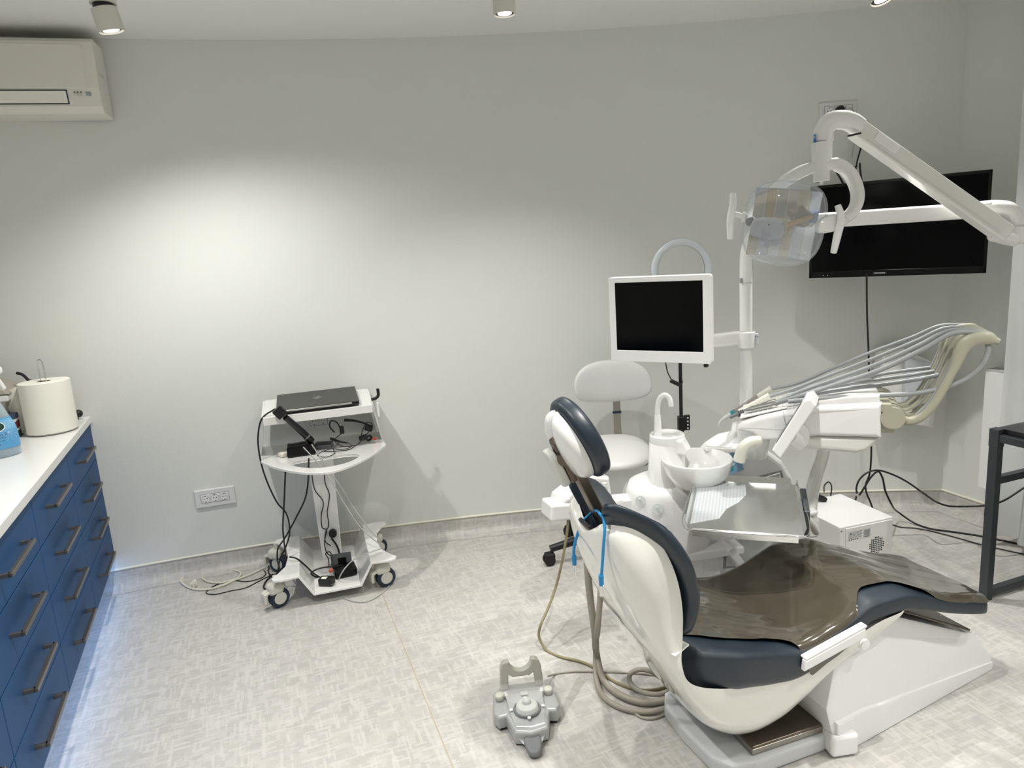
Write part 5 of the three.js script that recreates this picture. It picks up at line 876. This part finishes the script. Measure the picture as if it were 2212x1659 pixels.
// ------------------------------------------------------------------ foot control
{
  const t = thing('foot_control', 'grey foot pedal control standing on the open floor', 'foot control', [-0.025, 0, -2.13], R(6));
  const foot = [[-0.075, 0.13], [0.075, 0.13], [0.108, 0.09], [0.115, -0.02], [0.1, -0.045], [0.075, -0.04], [0.055, -0.125], [0.0, -0.14], [-0.055, -0.125], [-0.075, -0.04], [-0.1, -0.045], [-0.115, -0.02], [-0.108, 0.09]];
  part(t, 'base', at(deform(prism(foot, 0.05, 0.01, { seg: 3 }), (x, y, z) => [x, y, z]), 0, 0.028, 0, -Math.PI / 2), std(0xb4b6b6, 0.38, 0.25));
  part(t, 'rubber_skirt', at(prism(foot.map(([x, y]) => [x * 0.96, y * 0.96]), 0.012, 0.002), 0, 0.006, 0, -Math.PI / 2), M.rubber);
  part(t, 'face_plate', at(prism([[-0.066, 0.07], [0.066, 0.07], [0.06, -0.03], [0.05, -0.095], [0.0, -0.105], [-0.05, -0.095], [-0.06, -0.03]], 0.01, 0.004), 0, 0.056, 0.01, -Math.PI / 2 + 0.06), std(0xd2d4d5, 0.22, 0.55));
  part(t, 'clear_guard', at(prism([[-0.075, 0.06], [0.075, 0.06], [0.055, -0.03], [0.0, -0.05], [-0.055, -0.03]], 0.004, 0.001, { smooth: true }), 0, 0.068, -0.045, -Math.PI / 2 + 0.1), phy(0xffffff, 0.1, { transmission: 0.9, thickness: 0 }));
  part(t, 'pedal_disc', at(lathe([[0, 0.018], [0.03, 0.017], [0.037, 0.012], [0.039, 0.0], [0.045, 0.0], [0.046, -0.004]], 48), 0, 0.064, 0.03), M.lightgrey);
  part(t, 'pedal_well', at(new THREE.TorusGeometry(0.043, 0.004, 10, 48), 0, 0.063, 0.03, Math.PI / 2), M.midgrey);
  part(t, 'pedal_knob', at(new THREE.SphereGeometry(0.016, 24, 16), 0, 0.08, 0.024), M.lightgrey);
  for (const x of [-0.086, 0.086]) part(t, 'side_button', at(lathe([[0, 0.02], [0.013, 0.019], [0.016, 0.014], [0.016, 0], [0, 0]], 28), x, 0.055, -0.05), M.ivory);
  for (const [x, z] of [[-0.055, 0.03], [0.055, 0.03], [0, 0.082], [0, -0.022], [-0.062, -0.052], [0.062, -0.052], [-0.064, -0.062], [0.064, -0.062]]) part(t, 'screw_cap', at(cyl(0.006, 0.006, 0.003, 14), x, 0.065, z), M.white);
  part(t, 'lock_plate', at(box(0.026, 0.004, 0.02, 0.002), 0, 0.068, -0.045), M.lightgrey);
  part(t, 'toe_lever', at(prism([[-0.024, 0.03], [0.024, 0.03], [0.024, -0.02], [0.012, -0.04], [-0.012, -0.04], [-0.024, -0.02]], 0.022, 0.007, { smooth: true }), 0, 0.022, 0.158, -Math.PI / 2 + 0.15), M.midgrey);
  part(t, 'carry_handle', (() => { const arc = [...Array(13)].map((_, i) => { const a = Math.PI * i / 12; return [-0.04 * Math.cos(a), 0.096 - 0.036 * Math.sin(a)]; }); const o = [[-0.078, 0], [-0.074, 0.07], [-0.066, 0.09], [-0.055, 0.096], ...arc, [0.055, 0.096], [0.066, 0.09], [0.074, 0.07], [0.078, 0], [0.05, 0], [0.046, 0.05], [0.03, 0.04], [-0.03, 0.04], [-0.046, 0.05], [-0.05, 0]]; return at(prism(o, 0.042, 0.005), 0, 0.05, -0.115, -0.25); })(), std(0xb3b1a6, 0.45));
  part(t, 'front_tab', at(prism([[-0.05, 0], [0.05, 0], [0.03, -0.03], [-0.03, -0.03]], 0.004, 0.001), 0, 0.03, 0.12, -1.2), std(0xb4b6b6, 0.38, 0.25));
}

// ------------------------------------------------------------------ cables and hoses (measured courses, metres)
function cable(name, label, category, pts, r, mat, rib) { const t = thing(name, label, category, pts[0]); const rel = pts.map(p => [p[0] - pts[0][0], p[1] - pts[0][1], p[2] - pts[0][2]]); part(t, 'cord', rib ? ribbed(rel, r) : tube(rel, r, Math.max(40, pts.length * 10), 9), mat); return t; }
cable('laptop_cable', 'black laptop charging cable arching left of the trolley', 'cable', [[-1.151, 0.908, -3.285], [-1.211, 0.871, -3.267], [-1.240, 0.789, -3.259], [-1.246, 0.685, -3.257], [-1.232, 0.565, -3.261], [-1.195, 0.431, -3.272], [-1.170, 0.390, -3.279], [-1.167, 0.316, -3.311], [-1.173, 0.250, -3.310], [-1.201, 0.180, -3.302], [-1.228, 0.135, -3.294], [-1.292, 0.004, -3.398]], 0.004, M.black, false);
cable('black_cable', 'straight black cable dropping from the left shelf underside', 'cable', [[-1.118, 0.618, -3.221], [-1.143, 0.457, -3.214], [-1.164, 0.329, -3.208], [-1.167, 0.252, -3.207], [-1.178, 0.184, -3.235], [-1.267, 0.004, -3.411], [-1.296, 0.004, -3.337]], 0.004, M.black, false);
cable('black_cable', 'black cable bending left from under the shelf middle', 'cable', [[-0.994, 0.673, -3.205], [-1.010, 0.559, -3.200], [-1.031, 0.480, -3.194], [-1.083, 0.388, -3.179], [-1.145, 0.293, -3.162], [-1.199, 0.225, -3.198], [-1.207, 0.180, -3.196], [-1.268, 0.004, -3.385]], 0.004, M.black, false);
cable('thin_black_cable', 'thin kinked black cable left on the trolley column', 'cable', [[-1.046, 0.570, -3.388], [-1.041, 0.451, -3.389], [-1.009, 0.380, -3.398], [-1.026, 0.307, -3.393], [-1.027, 0.239, -3.393], [-1.010, 0.228, -3.398], [-1.018, 0.172, -3.364], [-1.011, 0.109, -3.366], [-0.993, 0.095, -3.372], [-1.000, 0.117, -3.370], [-1.020, 0.111, -3.364], [-1.011, 0.086, -3.366], [-0.979, 0.083, -3.261]], 0.0026, M.black, false);
cable('thin_black_cable', 'thin kinked black cable right on the trolley column', 'cable', [[-0.985, 0.560, -3.405], [-0.988, 0.476, -3.404], [-0.976, 0.414, -3.408], [-0.996, 0.317, -3.402], [-0.997, 0.246, -3.402], [-1.014, 0.218, -3.397], [-1.022, 0.164, -3.395], [-0.999, 0.136, -3.401]], 0.0026, M.black, false);
cable('white_cable', 'white cable running from the cradle to the right castor', 'cable', [[-0.997, 0.744, -3.152], [-0.954, 0.676, -3.164], [-0.900, 0.572, -3.180], [-0.838, 0.442, -3.166], [-0.778, 0.310, -3.184], [-0.725, 0.239, -3.199], [-0.694, 0.194, -3.208], [-0.739, 0.196, -3.153], [-0.823, 0.170, -3.129], [-0.878, 0.117, -3.113], [-0.924, 0.004, -3.188], [-0.859, 0.004, -3.069], [-0.758, 0.004, -3.029], [-0.689, 0.004, -3.114], [-0.663, 0.004, -3.249], [-0.668, 0.004, -3.331]], 0.003, M.cableGrey, false);
cable('white_cable', 'second white cable right of the first, ending at the castor', 'cable', [[-0.968, 0.744, -3.191], [-0.924, 0.645, -3.204], [-0.865, 0.518, -3.221], [-0.814, 0.394, -3.236], [-0.750, 0.268, -3.254], [-0.713, 0.185, -3.285], [-0.697, 0.122, -3.290]], 0.003, M.cableGrey, false);
cable('thick_plug_cable', 'thick black cord with a round plug on the column', 'cable', [[-0.988, 0.180, -3.394], [-0.968, 0.137, -3.400], [-0.960, 0.086, -3.402], [-0.962, 0.070, -3.349], [-0.969, 0.089, -3.274]], 0.005, M.black, false);
cable('looped_black_cable', 'black cord looped over the bricks in the trolley pan', 'cable', [[-1.136, 0.195, -3.164], [-1.107, 0.181, -3.173], [-1.070, 0.135, -3.183], [-1.034, 0.083, -3.193], [-0.994, 0.050, -3.205], [-0.930, 0.051, -3.223], [-0.873, 0.068, -3.240], [-0.886, 0.096, -3.236], [-0.945, 0.104, -3.219], [-1.010, 0.107, -3.200], [-1.049, 0.091, -3.189], [-1.015, 0.054, -3.199], [-0.935, 0.007, -3.222], [-0.863, 0.011, -3.242], [-0.856, 0.030, -3.244], [-0.896, 0.058, -3.233]], 0.004, M.black, false);
cable('power_plug_black', 'black plug cube and cord at the left trolley castor', 'plug', [[-1.373, 0.004, -3.497], [-1.334, 0.004, -3.394], [-1.278, 0.004, -3.355], [-1.241, 0.004, -3.391]], 0.004, M.black, false);
cable('cream_extension_cable', 'thick cream cord looping on the floor left of the trolley', 'cable', [[-1.385, 0.006, -3.474], [-1.439, 0.006, -3.401], [-1.510, 0.006, -3.334], [-1.569, 0.006, -3.272], [-1.648, 0.006, -3.264], [-1.736, 0.006, -3.315], [-1.794, 0.006, -3.384], [-1.796, 0.006, -3.415]], 0.0055, M.cableWhite, false);
cable('cream_extension_cable', 'cream cord ring lying on the floor below the socket', 'cable', [[-1.492, 0.006, -3.362], [-1.567, 0.006, -3.327], [-1.643, 0.006, -3.353], [-1.694, 0.006, -3.412], [-1.689, 0.006, -3.475], [-1.606, 0.006, -3.485], [-1.518, 0.006, -3.450], [-1.488, 0.006, -3.403], [-1.502, 0.006, -3.343], [-1.540, 0.006, -3.288]], 0.0052, M.cableWhite, false);
cable('thin_white_cord', 'thin white cord along the skirting towards the cabinet', 'cable', [[-1.444, 0.004, -3.617], [-1.485, 0.004, -3.565], [-1.586, 0.004, -3.529], [-1.673, 0.004, -3.465], [-1.787, 0.004, -3.439], [-1.866, 0.004, -3.429], [-1.955, 0.004, -3.410], [-2.020, 0.004, -3.348], [-2.113, 0.004, -3.341], [-2.188, 0.004, -3.382]], 0.0035, M.cableWhite, false);
cable('thin_black_floor_cord', 'thin black cord zigzagging on the floor by the trolley', 'cable', [[-1.381, 0.003, -3.446], [-1.356, 0.003, -3.400], [-1.364, 0.003, -3.359], [-1.425, 0.003, -3.327], [-1.517, 0.003, -3.350], [-1.576, 0.003, -3.318], [-1.600, 0.003, -3.234], [-1.550, 0.003, -3.208], [-1.473, 0.003, -3.236], [-1.411, 0.003, -3.256], [-1.364, 0.003, -3.324], [-1.315, 0.003, -3.394]], 0.0026, M.black, false);
cable('black_cord_end', 'thick black cord end curling beside the front left castor', 'cable', [[-1.273, 0.005, -3.416], [-1.316, 0.005, -3.359], [-1.324, 0.005, -3.299], [-1.311, 0.005, -3.239], [-1.283, 0.005, -3.211]], 0.0045, M.black, false);
cable('television_cable', 'black cable hanging straight down from the television', 'cable', [[1.785, 1.359, -3.450], [1.794, 1.152, -3.450], [1.808, 0.963, -3.450], [1.821, 0.723, -3.450], [1.823, 0.485, -3.420], [1.824, 0.385, -3.420], [1.819, 0.323, -3.420], [1.801, 0.266, -3.420], [1.805, 0.230, -3.420], [1.829, 0.170, -3.420], [1.850, 0.109, -3.420], [1.885, 0.005, -3.497]], 0.0045, M.black, false);
cable('black_power_cord', 'black power cord arching from a plug to the table', 'cable', [[1.695, 0.272, -3.300], [1.692, 0.306, -3.300], [1.709, 0.349, -3.300], [1.748, 0.380, -3.300], [1.794, 0.387, -3.300], [1.864, 0.363, -3.300], [1.943, 0.318, -3.300], [2.020, 0.259, -3.300], [2.035, 0.242, -3.200], [2.095, 0.216, -3.200], [2.180, 0.207, -3.200], [2.186, 0.272, -3.050], [2.251, 0.286, -3.050], [2.354, 0.349, -3.050]], 0.0045, M.black, false);
cable('black_power_cord', 'black power cord falling from the arch to the floor', 'cable', [[1.718, 0.253, -3.320], [1.744, 0.296, -3.320], [1.775, 0.347, -3.320], [1.809, 0.374, -3.320], [1.832, 0.339, -3.320], [1.849, 0.269, -3.320], [1.882, 0.197, -3.320], [2.049, 0.050, -3.521], [2.102, 0.010, -3.480], [2.146, 0.005, -3.409], [2.232, 0.005, -3.352], [2.337, 0.005, -3.276], [2.456, 0.005, -3.151]], 0.0048, M.black, false);
cable('thin_floor_cord', 'thin black cord crossing the floor behind the table', 'cable', [[1.877, 0.004, -3.464], [1.943, 0.004, -3.484], [1.990, 0.004, -3.489], [2.013, 0.004, -3.454], [2.074, 0.004, -3.431], [2.124, 0.004, -3.392], [2.197, 0.004, -3.297], [2.274, 0.004, -3.184], [2.389, 0.004, -3.061]], 0.003, M.black, false);
cable('short_black_cord', 'short black cord rising behind the white machine box', 'cable', [[1.859, 0.030, -3.653], [1.683, 0.214, -3.300], [1.698, 0.253, -3.310]], 0.0045, M.black, false);
cable('olive_hose', 'olive grey hose hanging from the suction holder to the floor', 'hose', [[0.196, 0.532, -2.680], [0.188, 0.456, -2.680], [0.165, 0.336, -2.680], [0.125, 0.193, -2.680], [0.082, 0.139, -2.600], [0.051, 0.100, -2.558], [0.041, 0.050, -2.557], [0.066, 0.006, -2.529], [0.127, 0.006, -2.470], [0.187, 0.006, -2.438], [0.239, 0.006, -2.393], [0.294, 0.006, -2.309], [0.338, 0.006, -2.265], [0.391, 0.006, -2.236], [0.449, 0.006, -2.235], [0.496, 0.006, -2.254]], 0.0055, M.olive, false);
cable('suction_hose', 'smooth grey suction hose hanging behind the chair back', 'hose', [[0.225, 0.699, -2.175], [0.214, 0.603, -2.172], [0.213, 0.503, -2.171], [0.218, 0.400, -2.173], [0.227, 0.293, -2.176], [0.253, 0.060, -2.372], [0.264, 0.014, -2.296], [0.311, 0.014, -2.204], [0.384, 0.014, -2.156], [0.466, 0.014, -2.163], [0.522, 0.020, -2.191]], 0.013, M.ribhose, true);
cable('corrugated_hose', 'corrugated grey hose coiled beside the chair plate', 'hose', [[0.250, 0.560, -2.099], [0.242, 0.456, -2.096], [0.230, 0.359, -2.092], [0.250, 0.090, -2.386], [0.243, 0.030, -2.359], [0.239, 0.011, -2.288], [0.254, 0.011, -2.198], [0.308, 0.011, -2.137], [0.382, 0.011, -2.110], [0.454, 0.020, -2.110]], 0.0105, M.ribhose, true);
cable('corrugated_hose', 'corrugated hose loop standing up beside the chair plate', 'hose', [[0.492, 0.020, -2.202], [0.436, 0.030, -2.173], [0.382, 0.035, -2.187], [0.353, 0.040, -2.231], [0.354, 0.060, -2.250], [0.384, 0.080, -2.248], [0.426, 0.080, -2.235], [0.463, 0.060, -2.217]], 0.0095, M.ribhose, true);
cable('pedal_cable', 'thin grey cable from the foot pedal to the chair', 'cable', [[0.062, 0.030, -2.319], [0.092, 0.004, -2.368], [0.163, 0.004, -2.375], [0.249, 0.004, -2.365], [0.352, 0.004, -2.348], [0.435, 0.004, -2.328], [0.499, 0.006, -2.303]], 0.0035, M.ribhose, false);
cable('grey_floor_cable', 'grey cable arching beneath the coiled hoses', 'cable', [[0.338, 0.006, -2.129], [0.363, 0.005, -2.093], [0.400, 0.006, -2.082], [0.453, 0.006, -2.106], [0.500, 0.006, -2.155]], 0.005, M.ribhose, false);
{
  const t = thing('cube_plug', 'black cube adapter plugged between cords beside the trolley', 'plug', [-1.245, 0, -3.43], R(16));
  part(t, 'cube', at(box(0.045, 0.05, 0.045, 0.004), 0, 0.028, 0), M.black);
  const w = thing('white_plug', 'white cable plug lying beside the black cube adapter', 'plug', [-1.28, 0, -3.5], R(30));
  part(w, 'plug_body', at(capped(curve([[-0.05, 0.02, 0.02], [-0.02, 0.026, 0.01], [0.02, 0.03, -0.005]]), u => 0.007 + 0.014 * u * u, 16, 14), 0, 0, 0), M.plug);
  part(w, 'plug_face', at(cyl(0.021, 0.021, 0.012, 20), 0.024, 0.03, -0.007, 0, 0.3, Math.PI / 2), M.plug);
  const e = thing('white_floor_plug', 'cream plug lying on the floor below the triple socket', 'plug', [-1.7, 0, -3.33], R(-70));
  part(e, 'plug_body', at(capped(curve([[-0.035, 0.012, 0], [0, 0.016, 0], [0.03, 0.019, 0]]), u => 0.0065 + 0.011 * u, 14, 14), 0, 0, 0), M.plug);
  for (const z of [-0.008, 0.008]) part(e, 'pin', at(cyl(0.0022, 0.0022, 0.02, 8), 0.04, 0.02, z, 0, 0, Math.PI / 2), M.steel);
  const p = thing('hanging_plug', 'black two-pin plug hanging in the cable arch', 'plug', [1.65, 0.17, -3.3], 0);
  part(p, 'plug_body', prism([[-0.012, 0.045], [0.006, 0.045], [0.03, -0.02], [0.02, -0.035], [-0.014, -0.035], [-0.02, -0.01]], 0.02, 0.005), M.black);
  for (const x of [-0.004, 0.014]) part(p, 'pin', at(cyl(0.002, 0.002, 0.02, 8), x, -0.045, 0), M.steel);
  const rp = thing('round_plug', 'round black plug stuck on the trolley column', 'plug', TRY.pos, TRY.turn);
  part(rp, 'plug_body', at(cyl(0.02, 0.021, 0.022, 24), 0.034, 0.2, -0.093, Math.PI / 2), M.black);
}
renderer.render(scene, camera);
